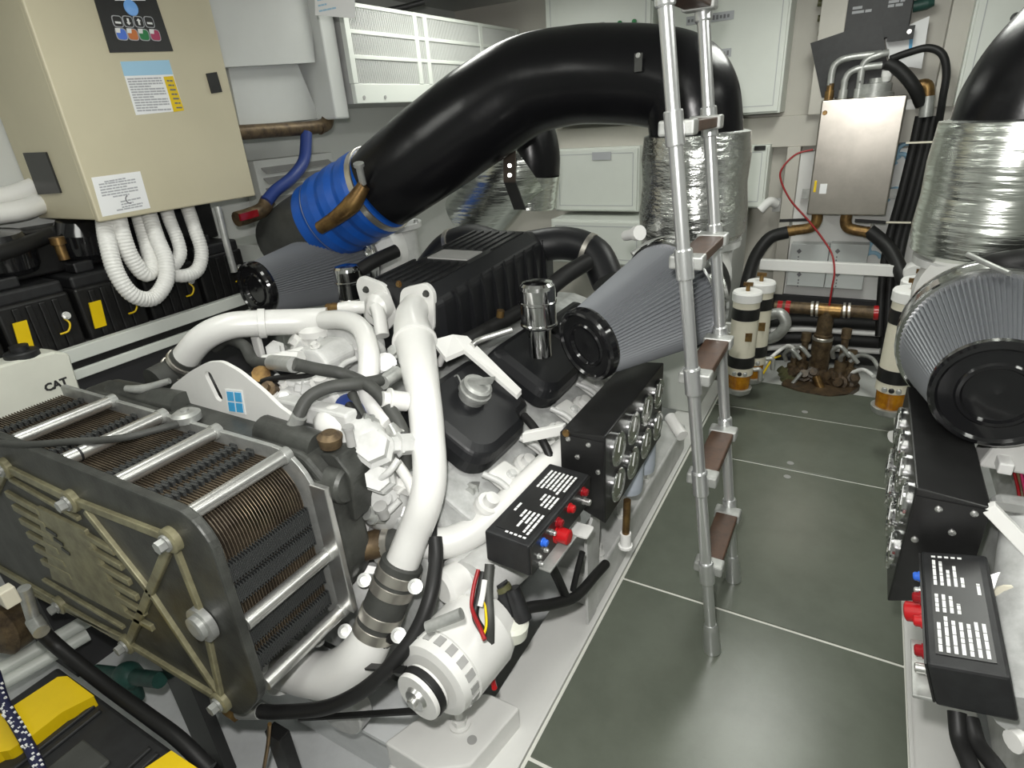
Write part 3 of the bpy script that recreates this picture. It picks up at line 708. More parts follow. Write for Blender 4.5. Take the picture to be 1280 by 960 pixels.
def gauge_panel(root, x_face, x_in, y0, y1, z0, z1):
    """black gauge housing; two rows of four chromed gauges facing the walkway"""
    out = V(1 if x_face > x_in else -1, 0, 0)
    s = out.x
    prof = [(x_face, z0), (x_face, z1), (x_in, z1 - 0.015), (x_in, z0 + 0.06)]
    g_ = MB().prism(prof, (0, y0, 0), (1, 0, 0), (0, 0, 1), (0, y1 - y0, 0)).build('gauge_panel', M_satin, root, bevel=0.004)
    MB().box((min(x_face, x_in) + 0.004, y0 - 0.003, z0 + 0.05), (max(x_face, x_in) - 0.004, y0, z1 - 0.02)).build('end_plate', M_satin, g_)
    for (fx, fz) in ((0.35, 0.88), (0.6, 0.72), (0.15, 0.6), (0.8, 0.9)):
        MB().lathe((x_face + (x_in - x_face) * fx, y0 - 0.003, z0 + (z1 - z0) * fz), (0, -1, 0), [(0.008, 0), (0.008, 0.003), (0.004, 0.005)], 12).build('screw', M_alu, g_)
    for i in range(4):
        for j in range(2):
            y = y0 + (y1 - y0) * (0.15 + 0.235 * i); z = z0 + (z1 - z0) * (0.72 - 0.42 * j) + (0.0)
            p = V(x_face, y, z)
            r = 0.058
            ga = MB().lathe(p, out, [(r, -0.004), (r, 0.010), (r * 0.96, 0.014), (r * 0.76, 0.012), (r * 0.72, 0.009)], 28, closed=True).build('gauge', M_chrome, g_)
            MB().lathe(p, out, [(r * 0.82, 0.008), (r * 0.82, 0.010), (0.0001, 0.0105)], 24).build('gauge_face', M_gface, ga)
            MB().obox(p + out * 0.0115 + V(0, 0.006, 0.012), V(0, 0.010, 0.022), V(0, 0.0018, -0.0008), out * 0.0008).build('needle', M_print, ga)
    return g_

# ------------------------------------------------------------------ left engine, walkway side
MX = lambda x: -0.35 - x
control_box(eng, 1, (V(-0.605, 1.035, 0.752), V(-0.742, 1.04, 0.756), V(-0.592, 1.405, 0.752)), 6)
gp = gauge_panel(eng, -0.56, -0.71, 1.45, 2.06, 0.545, 0.865)
filR = air_filter(eng, (-0.735, 1.75, 1.03), P(836, 373, Y=2.12), 0.122, 0.205, 'pleated cone air filter beside the ladder')
filL = air_filter(eng, P(322, 361, Y=1.78), P(428, 330, Y=2.30), 0.122, 0.205, 'pleated cone air filter on the far side under the blue hose')
# yellow warning strip on the boot of the walkway-side filter
q0 = P(878, 372, Y=2.20)
MB().tube([P(877, 362, Y=2.14), P(881, 378, Y=2.14), P(878, 396, Y=2.14)], 0.010, 8).build('yellow_tag', M_yellow, eng)
# turbochargers with white compressor housings
for sg, b in ((1, V(-0.60, 2.42, 1.10)), (-1, V(-2.36, 2.55, 1.10))):
    MB().lathe(b, (0, -1, 0), [(0.10, 0.16), (0.15, 0.12), (0.19, 0.05), (0.19, -0.05), (0.14, -0.10), (0.09, -0.12)], 32).build('turbo_housing', M_bright, eng)
    MB().lathe(b + V(0, 0.12, 0), (0, 0, 1), [(0.17, -0.08), (0.17, 0.10), (0.20, 0.11), (0.20, 0.135)], 28).build('turbo_outlet', M_engine, eng)
    for i in range(6):
        a = 2 * PI * i / 6 + 0.3
        MB().hexbolt(b + V(0.18 * math.cos(a), 0.12 + 0.18 * math.sin(a), 0.135), (0, 0, 1), 0.012, 0.018).build('bolt', M_alur, eng)
MB().tube([P(790, 318, Y=2.2), P(815, 303, Y=2.25), P(845, 296, Y=2.3)], 0.012, 8).build('oil_feed_line', M_alur, eng)
MB().lathe(P(790, 293, Y=2.35), (0.6, -0.5, 0.2), [(0.022, -0.05), (0.022, 0.03), (0.03, 0.031), (0.03, 0.06)], 12).build('sensor', M_white, eng)

# long white lower coolant pipe on the right flank
pD = [(500, 676, 1.04), (530, 678, 1.06), (560, 678, 1.10), (595, 662, 1.17), (640, 625, 1.29), (685, 582, 1.45), (730, 545, 1.62), (790, 490, 1.9)]
ptD = [P(x, y, X=None, Y=d) for x, y, d in pD]
MB().tube(ptD, [0.046, 0.046, 0.047, 0.047, 0.046, 0.046, 0.046, 0.046], 20, 8).build('coolant_pipe', M_bright, eng)
MB().lathe(ptD[0], ptD[1] - ptD[0], [(0.048, -0.05), (0.052, -0.045), (0.052, 0.04), (0.048, 0.045)], 22).build('coupling_hose', M_rubgrey, eng)
for s_ in (-0.032, 0.022): MB().lathe(ptD[0] + (ptD[1] - ptD[0]).normalized() * s_, ptD[1] - ptD[0], [(0.053, -0.011), (0.055, -0.01), (0.055, 0.01), (0.053, 0.011)], 22).build('hose_clamp', M_band, eng)
MB().tube([P(432, 690, Y=0.94), P(462, 682, Y=0.99), P(482, 676, Y=1.02)], 0.043, 18).build('brass_pipe', M_bronze, eng)
for s_, (x, y) in enumerate(((478, 640),)): MB().lathe(P(x, y, Y=0.98), (0.1, -0.3, 1), [(0.016, -0.02), (0.016, 0.015), (0.02, 0.016), (0.02, 0.028)], 14).build('clamp_bolt', M_grey, eng)
# second clamp peeking out right of the big pipe
MB().lathe(P(541, 680, Y=1.07), ptD[2] - ptD[1], [(0.050, -0.012), (0.055, -0.010), (0.055, 0.010), (0.050, 0.012)], 22).build('hose_clamp', M_rubber, eng)

# cylinder-head side: bolts, lugs and lines between the covers and the lower pipe
for i in range(5):
    y = 1.22 + i * 0.24
    o_ = V(-0.86, y, 0.685)
    o_ = V(-0.845, y, 0.69)
    MB().lathe(o_, nR, [(0.042, -0.06), (0.042, 0.0), (0.037, 0.012), (0.024, 0.013), (0.022, 0.036), (0.0001, 0.038)], 20).build('head_boss', M_bright, eng)
    MB().prism(rpoly([(-0.06, -0.05), (0.05, -0.05), (0.06, 0.02), (0.01, 0.05), (-0.05, 0.04)], 0.012), o_ + V(0.0, 0.115, 0.012), tanR, (0, 1, 0), nR * 0.03).build('head_lug', M_bright, eng, bevel=0.006)
    MB().hexbolt(o_ + V(0.0, 0.12, 0.012) + nR * 0.03, nR, 0.013, 0.016).build('bolt', M_engine, eng)
    MB().tube([o_ + V(-0.05, 0.06, 0.06), o_ + V(0.01, 0.07, 0.035), o_ + V(0.06, 0.06, 0.0)], 0.011, 8).build('return_pipe', M_engine, eng)
    MB().tube([o_ + V(0.03, 0.03, 0.01), o_ + V(0.07, 0.07, 0.0), o_ + V(0.06, 0.16, 0.005)], 0.006, 6).build('injector_line', M_grey, eng)
MB().beam(P(655, 546, Y=1.42), P(706, 536, Y=1.50), V(0.0, 0.012, 0.0), V(0, 0, 0.018)).build('panel_bracket', M_bright, eng, bevel=0.003)
MB().lathe(P(708, 541, Y=1.445), (0, -1, 0), [(0.012, 0), (0.012, 0.006)], 12).build('bolt', M_brass, eng)
MB().tube([P(655, 520, Y=1.55), P(668, 535, Y=1.5), P(683, 560, Y=1.46), P(692, 585, Y=1.44)], 0.014, 10).build('loom_conduit', M_rubber, eng)
# blue-grey canisters under the gauge panel (oil filters)
for p in (V(-0.635, 1.90, 0.46), V(-0.635, 2.06, 0.46)):
    MB().lathe(p, (0, 0, 1), [(0.03, -0.10), (0.052, -0.085), (0.055, -0.06), (0.055, 0.20)], 24).build('oil_filter', mat('pale_blue_paint', (0.50, 0.55, 0.62), 0.35), eng)
MB().tube([P(838, 522, Y=2.05), P(846, 535, Y=2.0), P(853, 545, Y=1.97)], 0.024, 14).build('drain_spigot', M_bright, eng)
# vertical support plate rising from the bearer and the web plate beyond
MB().prism([(1.52, 0.0), (1.60, 0.0), (1.66, 0.52), (1.52, 0.40)], (-0.655, 0, 0), (0, 1, 0), (0, 0, 1), (-0.012, 0, 0)).build('support_plate', M_engine, eng, bevel=0.002)
MB().box((-0.82, 1.60, 0.0), (-0.655, 2.9, 0.16)).build('rail_casting', M_engine, eng, bevel=0.01)
for (y, z) in ((1.72, 0.20), (2.0, 0.20), (2.3, 0.20)):
    MB().hexbolt((-0.70, y, 0.16), (0, 0, 1), 0.022, 0.05).build('mount_bolt', M_bright, eng)
MB().tube([P(784, 625, Y=1.62), P(783, 650, Y=1.62), P(782, 668, Y=1.62)], 0.013, 10).build('drain_tube', M_brass, eng)
MB().lathe(P(782, 672, Y=1.62), (0, 0, -1), [(0.02, -0.02), (0.02, 0.03), (0.026, 0.031), (0.026, 0.04)], 12).build('drain_cap', M_white, eng)
MB().prism(rect(0.10, 0.06, 0.012), P(720, 662, Y=1.36), (1, 0, 0), (0, 1, 0), (0, 0, 0.006)).build('bracket_plate', M_bright, eng)
# body of the block flank under the lower pipe: starter and covers
MB().cyl(P(590, 735, Y=1.05) + V(0, 0, 0), P(700, 640, Y=1.50) + V(0, 0, 0), 0.085, n=24).build('starter_motor', M_engine, eng)
MB().lathe(P(583, 738, Y=1.06), (-0.1, -1, 0.1), [(0.105, -0.10), (0.105, 0.0), (0.085, 0.015), (0.06, 0.02), (0.055, 0.05), (0.0001, 0.055)], 28).build('pump_cover', M_engine, eng)
MB().lathe(P(556, 735, Y=1.0), (-0.3, -1, 0.1), [(0.055, -0.08), (0.053, 0.0), (0.04, 0.012), (0.0001, 0.012)], 24).build('pump_cap', M_bright, eng)
# alternator with pulley, fan housing and belt
al = V(-0.795, 0.745, 0.425); ay = V(0.10, 1, 0.0).normalized()
alt = MB().lathe(al + ay * 0.055, ay, [(0.085, 0.0), (0.108, 0.006), (0.112, 0.03), (0.112, 0.06), (0.118, 0.062), (0.118, 0.20), (0.10, 0.25), (0.06, 0.27)], 36).build('alternator', M_bright, eng)
for i in range(18):
    a = 2 * PI * i / 18
    u_ = ay.orthogonal().normalized(); v_ = ay.cross(u_)
    rr = u_ * math.cos(a) + v_ * math.sin(a)
    MB().obox(al + ay * 0.098 + rr * 0.1125, ay * 0.014, rr.cross(ay) * 0.011, rr * 0.002).build('vent_slot', M_grey, alt)
MB().lathe(al, ay, [(0.066, 0.0), (0.068, 0.004), (0.068, 0.012), (0.060, 0.016), (0.060, 0.030), (0.068, 0.034), (0.068, 0.042), (0.03, 0.044), (0.03, 0.06)], 32).build('pulley', M_bright, alt)
MB().lathe(al, -ay, [(0.035, -0.002), (0.030, 0.010), (0.014, 0.012), (0.014, 0.022), (0.010, 0.024), (0.0001, 0.024)], 20).build('pulley_hub', M_alu, alt)
MB().lathe(al, ay, [(0.0705, 0.014), (0.0715, 0.016), (0.0715, 0.032), (0.0705, 0.034)], 32).build('belt_wrap', M_rubber, alt)
bp = al + ay * 0.023
MB().beam(bp + V(0.0, 0, -0.070), P(375, 898, Y=0.80), V(0, 0.010, 0), V(0.0, 0, 0.004)).build('drive_belt', M_rubber, eng)
MB().beam(bp + V(-0.05, 0, 0.052), P(420, 830, Y=0.83), V(0, 0.010, 0), V(0.0, 0, 0.004)).build('drive_belt', M_rubber, eng)
MB().lathe(P(425, 875, Y=0.84), (0, 1, 0), [(0.11, -0.03), (0.115, -0.025), (0.115, 0.025), (0.11, 0.03)], 36).build('crank_pulley', M_engine, eng)
MB().cyl(P(534, 784, Y=0.80), P(577, 767, Y=0.84), 0.0145, n=14).build('adjuster_rod', M_alur, eng)
MB().tube([P(455, 775, Y=0.9), P(475, 792, Y=0.88), P(490, 798, Y=0.87)], 0.016, 10).build('adjuster_arm', M_satin, eng)
MB().lathe(P(614, 800, Y=0.97), (0.6, 0.7, 0.1), [(0.04, -0.01), (0.04, 0.012), (0.03, 0.014)], 18).build('rear_regulator', M_grey, alt)
# wiring loom with plugs hanging below the control box
rnd = random.Random(11)
def wire(pts, r, m, nm='wire'): return MB().tube([P(*p[:2], Y=p[2]) for p in pts], r, 8).build(nm, m, eng)
wire([(598, 712, 1.03), (592, 735, 0.99), (590, 760, 0.95), (600, 785, 0.90), (606, 800, 0.88)], 0.006, mat('dark_red_cable', (0.30, 0.012, 0.015), 0.4), 'red_wire')
wire([(604, 715, 1.03), (598, 745, 0.98), (594, 770, 0.94), (604, 790, 0.90)], 0.010, M_rubber, 'black_wire')
wire([(612, 705, 1.04), (610, 735, 1.0), (612, 775, 0.95), (612, 810, 0.93)], 0.014, M_rubgrey, 'loom_conduit')
wire([(606, 752, 0.97), (608, 780, 0.92), (603, 798, 0.88)], 0.0035, M_yellow, 'yellow_wire')
wire([(606, 725, 1.0), (603, 745, 0.97), (600, 758, 0.95)], 0.008, M_white, 'white_plug')
for (x, y, dx, dy) in ((625, 728, 12, 40), (640, 735, 14, 40)):
    MB().cyl(P(x, y, Y=1.08), P(x + dx, y + dy, Y=1.06), 0.022, 0.026, n=14).build('connector_plug', M_black, eng)
MB().cyl(P(628, 732, Y=1.075), P(631, 738, Y=1.073), 0.023, n=12).build('yellow_seal', M_olive, eng)
MB().tube([P(640, 772, Y=1.05), P(660, 760, Y=1.10), P(690, 755, Y=1.2), P(720, 745, Y=1.33), P(745, 718, Y=1.5), P(757, 705, Y=1.6)], 0.017, 12).build('loom_conduit', M_rubber, eng)
MB().tube([P(688, 705, Y=1.20), P(698, 725, Y=1.25), P(708, 748, Y=1.28)], 0.014, 8).build('loom_conduit', M_rubber, eng)
MB().tube([P(728, 690, Y=1.36), P(722, 712, Y=1.34), P(716, 738, Y=1.32)], 0.010, 8).build('loom_conduit', M_rubber, eng)
MB().lathe(P(640, 778, Y=1.04), (0.1, 0, 1), [(0.045, -0.04), (0.048, 0.0), (0.04, 0.01)], 20).build('sensor_cup', M_milk, eng)
wire([(610, 835, 0.98), (615, 848, 0.95), (618, 860, 0.92)], 0.008, M_red, 'red_wire')
# front feet: white mount block with bolt on the bearer
mq = [P(x, y, Z=0.08) for x, y in ((480, 928), (556, 872), (610, 866), (650, 884), (588, 957), (536, 963))]
mt = MB().prism(rpoly([(p.x, p.y) for p in mq], 0.012), (0, 0, -0.02), (1, 0, 0), (0, 1, 0), (0, 0, 0.10)).build('engine_mount', M_bright, eng, bevel=0.01, seg=3)
MB().box((-1.0, 0.76, -0.40), (-0.80, 1.02, -0.02)).build('mount_pedestal', M_bright, eng, bevel=0.01)
pb = P(575, 905, Z=0.08)
MB().lathe(pb, (0, 0, 1), [(0.034, 0), (0.034, 0.008), (0.0001, 0.0085)], 20).build('washer', M_bright, mt)
MB().lathe(pb, (0, 0, 1), [(0.024, 0.006), (0.024, 0.03)], 6, smooth=False).build('nut', M_bright, mt)
MB().lathe(pb, (0, 0, 1), [(0.013, 0.03), (0.013, 0.065), (0.010, 0.068)], 14).build('stud', M_bright, mt)
pb = P(590, 925, Z=0.08)
MB().lathe(pb, (0, 0, 1), [(0.015, -0.005), (0.015, 0.0012)], 16).build('slot', M_grey, mt)

# ---- rubber hoses over the front of the engine
def hose(pts, r, m=M_rubgrey, nm='hose', par=None): return MB().tube([P(*p[:2], Y=p[2]) for p in pts], r, 12, 8).build(nm, m, par or eng)
hose([(368, 455, 1.05), (395, 461, 1.10), (430, 468, 1.16), (465, 485, 1.16), (490, 515, 1.14), (505, 545, 1.12), (508, 585, 1.10)], 0.019)
hose([(370, 525, 0.97), (385, 498, 1.02), (412, 484, 1.08), (445, 480, 1.14), (475, 475, 1.22), (500, 462, 1.32), (520, 448, 1.40)], 0.019)
hose([(440, 492, 1.13), (450, 515, 1.10), (470, 545, 1.06), (495, 578, 1.05)], 0.015)
hose([(495, 578, 1.06), (510, 600, 1.06), (520, 625, 1.05)], 0.016, M_bright, 'white_line')
hose([(544, 672, 1.04), (545, 700, 1.00), (538, 745, 0.92), (520, 790, 0.85), (490, 830, 0.78), (450, 865, 0.72), (405, 885, 0.68), (350, 890, 0.64), (325, 889, 0.62)], 0.0205, M_rubber)
hose([(270, 435, 1.24), (285, 425, 1.24), (305, 432, 1.22), (318, 452, 1.18), (345, 455, 1.10)], 0.020)
hose([(318, 480, 1.05), (340, 473, 1.06), (380, 470, 1.08), (398, 464, 1.10)], 0.008, M_rubber)
for a, b, r in (((340, 453, 1.10), (368, 456, 1.06), 0.024), ((362, 543, 0.955), (374, 520, 0.975), 0.021), ((326, 889, 0.62), (300, 889, 0.605), 0.022), ((478, 478, 1.22), (496, 466, 1.3), 0.024)):
    MB().cyl(P(a[0], a[1], Y=a[2]), P(b[0], b[1], Y=b[2]), r, n=14).build('hose_end', M_alur, eng)
MB().lathe(P(292, 889, Y=0.60), (-1, 0, 0), [(0.024, -0.02), (0.024, 0.02)], 6, smooth=False).build('brass_nut', M_brass, eng)
MB().lathe(P(362, 552, Y=0.955), (0, 0, 1), [(0.026, -0.02), (0.026, 0.0), (0.018, 0.002), (0.018, 0.03)], 12).build('hose_union', M_alur, eng)
# white hex plugs and valve bodies at the right end of the front
MB().lathe(P(468, 560, Y=1.02), (0.35, -0.6, 0.7), [(0.055, -0.10), (0.058, -0.01), (0.045, 0.0), (0.045, 0.03)], 6, smooth=False).build('hex_plug', M_engine, eng)
MB().lathe(P(474, 598, Y=1.0), (0.35, -0.6, 0.5), [(0.045, -0.10), (0.045, -0.01), (0.036, 0.0), (0.036, 0.025)], 6, smooth=False).build('hex_plug', M_engine, eng)
MB().ell(P(452, 560, Y=1.06), 0.10, 0.08, 0.10).build('valve_body', M_engine, eng)
MB().ell(P(475, 620, Y=1.06), 0.10, 0.07, 0.12).build('valve_body', M_engine, eng)
MB().lathe(P(440, 515, Y=1.12), (0, -0.4, 1), [(0.05, -0.05), (0.05, 0.0), (0.03, 0.02), (0.03, 0.05)], 16).build('sender_body', M_blued, eng)
MB().ell(P(420, 530, Y=1.05), 0.07, 0.06, 0.06).build('cast_boss', M_bright, eng)
for i, (x, y, Y_, rx_, rz_) in enumerate(((350, 505, 1.06, .07, .05), (395, 500, 1.12, .09, .05), (435, 455, 1.40, .07, .05), (390, 455, 1.24, .07, .05), (340, 520, 1.02, .05, .05), (430, 500, 1.14, .05, .04))):
    p = P(x, y, Y=Y_)
    MB().prism(rpoly([(-rx_, -rz_), (rx_ * 0.8, -rz_), (rx_, rz_ * 0.3), (rx_ * 0.3, rz_), (-rx_ * 0.9, rz_ * 0.8)], 0.02), p, (1, 0, 0.05 * (i % 3 - 1)), (0, 0.2, 1), (0, 0.14, 0)).build('manifold_casting', M_engine, eng, bevel=0.012, seg=3)
    MB().hexbolt(p + V(0, 0.03, rz_), (0, -0.3, 1), 0.013, 0.016).build('bolt', M_bright, eng)
MB().tube([P(330, 452, Y=1.18), P(355, 447, Y=1.22), P(380, 440, Y=1.28)], 0.022, 12).build('fuel_rail', M_bright, eng)
MB().lathe(P(366, 448, Y=1.15), (1, 0.2, 0), [(0.026, -0.03), (0.026, 0.03)], 6, smooth=False).build('union_nut', M_bright, eng)
MB().lathe(P(326, 475, Y=1.08), (0.6, -0.3, 0.6), [(0.02, -0.03), (0.02, 0.03), (0.028, 0.031), (0.028, 0.05)], 10).build('brass_sensor', M_brass, eng)
MB().lathe(P(338, 488, Y=1.05), (0.3, -0.6, 0.6), [(0.025, -0.03), (0.025, 0.02), (0.012, 0.022), (0.012, 0.04)], 10).build('sensor', M_bronze, eng)
MB().tube([P(640, 412, Y=1.70), P(600, 425, Y=1.62), P(590, 432, Y=1.58)], 0.012, 8).build('bright_line', M_alu, eng)
MB().tube([P(545, 440, Y=1.58), P(580, 428, Y=1.66), P(640, 395, Y=1.95), P(690, 365, Y=2.2)], 0.03, 10).build('injector_loom', M_rubber, eng)
MB().cyl(P(625, 396, Y=1.80), P(626, 388, Y=1.8), 0.015, n=10).build('brass_plug', M_brass, eng)
MB().ell(P(495, 650, Y=1.08), 0.08, 0.05, 0.09).build('pump_body', M_engine, eng)
MB().ell(P(455, 735, Y=1.0), 0.09, 0.06, 0.12).build('pump_body', M_engine, eng)

# small unions, nuts and senders crowding the front of the block
ru = random.Random(31)
for i, (x, y, Y_) in enumerate(((488, 500, 1.16), (500, 556, 1.08), (462, 528, 1.09), (486, 622, 1.04), (502, 606, 1.06), (452, 604, 1.02), (468, 642, 1.0), (512, 642, 1.05), (446, 478, 1.20), (482, 455, 1.32), (494, 440, 1.40),
                               (378, 486, 1.12), (404, 476, 1.16), (356, 498, 1.06), (420, 455, 1.30), (402, 430, 1.40), (372, 428, 1.36), (345, 438, 1.30), (480, 700, 1.0), (450, 710, 0.98), (440, 655, 0.99), (566, 630, 1.2), (590, 612, 1.25))):
    ax0 = V(ru.uniform(-0.6, 0.6), ru.uniform(-1, -0.3), ru.uniform(0.1, 1.0)); r0 = ru.uniform(0.016, 0.027)
    mm = (M_bright, M_engine, M_alur, M_engine)[i % 4]
    MB().lathe(P(x, y, Y=Y_), ax0, [(r0 * 1.25, -0.05), (r0 * 1.25, 0.0), (r0 * 1.5, 0.001), (r0 * 1.5, 0.007), (r0, 0.008), (r0, 0.026)], 6 if i % 3 else 14, smooth=bool(i % 3 == 0)).build('union_nut', mm, eng)
for pts_ in (([(455, 590, 1.0), (470, 600, 0.99), (486, 590, 1.0), (498, 574, 1.03)]), ([(470, 650, 1.0), (485, 640, 1.0), (500, 625, 1.03)]), ([(345, 470, 1.1), (362, 480, 1.1), (380, 478, 1.13), (392, 470, 1.16)]), ([(418, 470, 1.22), (430, 455, 1.28), (445, 448, 1.32)])):
    MB().tube([P(*p[:2], Y=p[2]) for p in pts_], 0.010, 8).build('fuel_line', M_engine, eng)
for pts_, r_ in (([(250, 466, 1.06), (268, 478, 1.05), (284, 494, 1.05)], 0.030), ([(330, 462, 1.16), (345, 470, 1.12), (350, 484, 1.08)], 0.012), ([(436, 506, 1.09), (446, 520, 1.07), (452, 534, 1.06)], 0.013)):  # black tubes added as dark gaps; the thick one darkens the plate slot
    MB().tube([P(*p[:2], Y=p[2]) for p in pts_], r_, 10).build('loom_conduit', M_rubber, eng)
# ------------------------------------------------------------------ exhaust of the left engine, walkway-side turbo
ex = thing('exhaust_pipe', 'big black exhaust elbow arching over the left engine from foil-wrapped riser to blue hose', 'exhaust pipe', (-0.60, 2.54, 1.24))
wr = 0.205
MB().lathe((-0.60, 2.54, 1.235), (0, 0, 1), [(wr * 0.92, 0.0), (wr * 1.02, 0.03), (wr * 1.04, 0.12), (wr * 0.99, 0.22), (wr * 1.02, 0.32), (wr * 0.98, 0.405), (wr * 0.9, 0.41)], 40).build('foil_wrap', M_foild, ex, label='quilted silver foil heat wrap')
pX = [V(-0.60, 2.54, 1.60), P(868, 150, Y=2.54), P(863, 124, Y=2.54), P(848, 106, Y=2.55), P(815, 97, Y=2.56), P(770, 94, Y=2.56), P(715, 96, Y=2.56), P(655, 110, Y=2.54), P(600, 144, Y=2.48), P(545, 184, Y=2.40), P(505, 214, Y=2.33), P(476, 236, Y=2.29)]
MB().tube(pX, [0.176, 0.176, 0.176, 0.178, 0.18, 0.182, 0.186, 0.20, 0.212, 0.21, 0.20, 0.195], 36, 8).build('elbow', M_exh, ex, label='glossy black coated elbow')
bA, bB = P(482, 232, Y=2.30), P(404, 277, Y=2.24); bd = (bB - bA).normalized(); bl = (bB - bA).length
R_ = 0.200
prof = [(R_ * 0.9, 0.02), (R_, 0.03)]
nb = 3
for i in range(nb):
    a = 0.05 + (bl - 0.1) * i / nb; b = 0.05 + (bl - 0.1) * (i + 1) / nb
    prof += [(R_ * 1.0, a), (R_ * 1.055, a + (b - a) * 0.3), (R_ * 1.055, a + (b - a) * 0.7), (R_ * 1.0, b - 0.004)]
prof += [(R_, bl), (R_ * 0.9, bl + 0.005)]
MB().lathe(bA, bd, prof, 40).build('blue_hose', M_blue, ex, label='ribbed blue silicone hose')
for s in (0.045, bl * 0.80): MB().lathe(bA + bd * s, bd, [(R_ * 1.02, -0.016), (R_ * 1.04, -0.015), (R_ * 1.04, 0.015), (R_ * 1.02, 0.016)], 40).build('hose_clamp', M_band, ex)
MB().tube([bB - bd * 0.02, bB + bd * 0.12, bB + bd * 0.26 + V(-0.03, 0, -0.03)], 0.185, 28).build('outlet_pipe', M_rubgrey, ex)
# brass injection nozzle on the clamp
MB().tube([P(455, 232, Y=2.08), P(440, 255, Y=2.05), P(420, 272, Y=2.02), P(400, 285, Y=2.0)], [0.028, 0.042, 0.034, 0.030], 14).build('injection_elbow', M_brass, ex)
MB().lathe(P(452, 222, Y=2.08), (0.2, -0.3, 1), [(0.016, -0.03), (0.016, 0.05), (0.024, 0.051), (0.024, 0.065)], 10).build('injection_nipple', M_alur, ex)
# oblong rating mark on the elbow
pm = P(798, 78, Y=2.372)
MB().obox(pm, V(0.014, 0, 0), V(0, 0.004, 0), V(0, 0, 0.030)).build('rating_tag', M_rubgrey, ex)
MB().lathe(pm + V(0, -0.003, 0.022), (0, -1, 0), [(0.010, 0), (0.008, 0.006)], 12).build('tag_rivet', M_alu, ex)
# steel support strap under the elbow
sp = thing('pipe_support', 'perforated flat steel strap holding the black exhaust elbow', 'bracket', P(645, 255, Y=2.60))
MB().beam(P(637, 168, Y=2.60), P(637, 228, Y=2.60), V(0.032, 0, 0), V(0, 0.004, 0)).build('strap', mat('brown_steel', (0.16, 0.13, 0.11), 0.4, 0.7, var=0.3), sp)
MB().beam(P(637, 226, Y=2.60), P(650, 262, Y=2.60), V(0.032, 0, 0), V(0, 0.004, 0)).build('strap_foot', M_satin, sp)
for y in (178, 207, 219): MB().cyl(P(637, y, Y=2.598), P(637, y, Y=2.590), 0.010, n=12).build('bolt', M_alu, sp)
# far-side exhaust: foil wrapped stub and black elbow behind the strap
ex2 = thing('exhaust_pipe', 'smaller black exhaust elbow with foil wrap behind the aftercooler', 'exhaust pipe', P(620, 260, Y=3.1))
MB().tube([P(590, 275, Y=3.05), P(612, 250, Y=3.05), P(635, 222, Y=3.05), P(655, 205, Y=3.1)], [0.19, 0.19, 0.185, 0.18], 28).build('foil_wrap', M_foil, ex2)
MB().tube([P(660, 255, Y=3.2), P(664, 215, Y=3.2)], 0.17, 28).build('foil_wrap', M_foil, ex2)
MB().tube([P(664, 218, Y=3.2), P(663, 190, Y=3.2), P(650, 160, Y=3.2), P(610, 145, Y=3.2)], [0.165, 0.165, 0.17, 0.17], 28).build('elbow', M_exh, ex2)

# ------------------------------------------------------------------ exhaust of the right engine
ex3 = thing('exhaust_pipe', 'black exhaust elbow with foil-wrapped riser above the right engine', 'exhaust pipe', (0.395, 2.5, 1.22))
ro = V(0.395, 2.50, 1.22)
MB().lathe(ro, (0, 0, 1), [(0.20, 0.0), (0.225, 0.02), (0.232, 0.10), (0.224, 0.20), (0.226, 0.30), (0.216, 0.42), (0.19, 0.425)], 40).build('foil_wrap', M_foil, ex3, label='crinkled silver foil heat wrap')
MB().tube([ro + V(0, 0, 0.40), ro + V(0.01, 0, 0.47), ro + V(0.05, 0.0, 0.56), ro + V(0.14, 0.0, 0.66), ro + V(0.30, 0, 0.73), ro + V(0.55, 0, 0.75), ro + V(0.9, 0, 0.7)], 0.188, 36, 8).build('elbow', M_exh, ex3)

# ------------------------------------------------------------------ right main engine (only its walkway side is in view)
XR2 = 1.15
eng2 = thing('marine_diesel_engine', 'white marine diesel engine at the right edge behind the black gauge panel', 'engine', (XR2, 1.9, -0.1))
MB().prism(sec, (XR2, 1.12, 0), (1, 0, 0), (0, 0, 1), (0, 1.75, 0)).build('engine_block', M_block, eng2, bevel=0.02, seg=3)
MB().prism(rpoly([(-0.34, -0.32), (0.34, -0.32), (0.36, 0.0), (-0.36, 0.0)], 0.05), (XR2, 1.15, 0), (1, 0, 0), (0, 0, 1), (0, 1.7, 0)).build('oil_pan', M_engine, eng2)
MB().obox((XR2 - 0.46, 2.0, 0.70), tanL * -0.17, (0, 0.85, 0), nL * 0.075).build('cylinder_head', M_block, eng2, bevel=0.015, seg=3)
for y in (1.44, 1.88, 2.32):
    vcover((XR2 - 0.47, y, 0.80), tanL, nL, 0.19, 0.15, root=eng2); vcover((XR2 + 0.47, y, 0.80), tanR, nR, 0.19, 0.15, root=eng2)
MB().obox((XR2 + 0.46, 2.0, 0.70), tanR * 0.17, (0, 0.85, 0), nR * 0.075).build('cylinder_head', M_block, eng2, bevel=0.015, seg=3)
MB().prism([(-0.19, 0.85), (0.19, 0.85), (0.19, 1.15), (0.14, 1.21), (-0.14, 1.21), (-0.19, 1.15)], (XR2, 1.66, 0), (1, 0, 0), (0, 0, 1), (0, 0.95, 0)).build('aftercooler_body', M_cover, eng2, bevel=0.018, seg=3)
control_box(eng2, -1, (V(0.236, 1.05, 0.757), V(0.352, 1.035, 0.797), V(0.243, 1.41, 0.752)), 6)
gauge_panel(eng2, 0.211, 0.357, 1.45, 2.06, 0.545, 0.895)
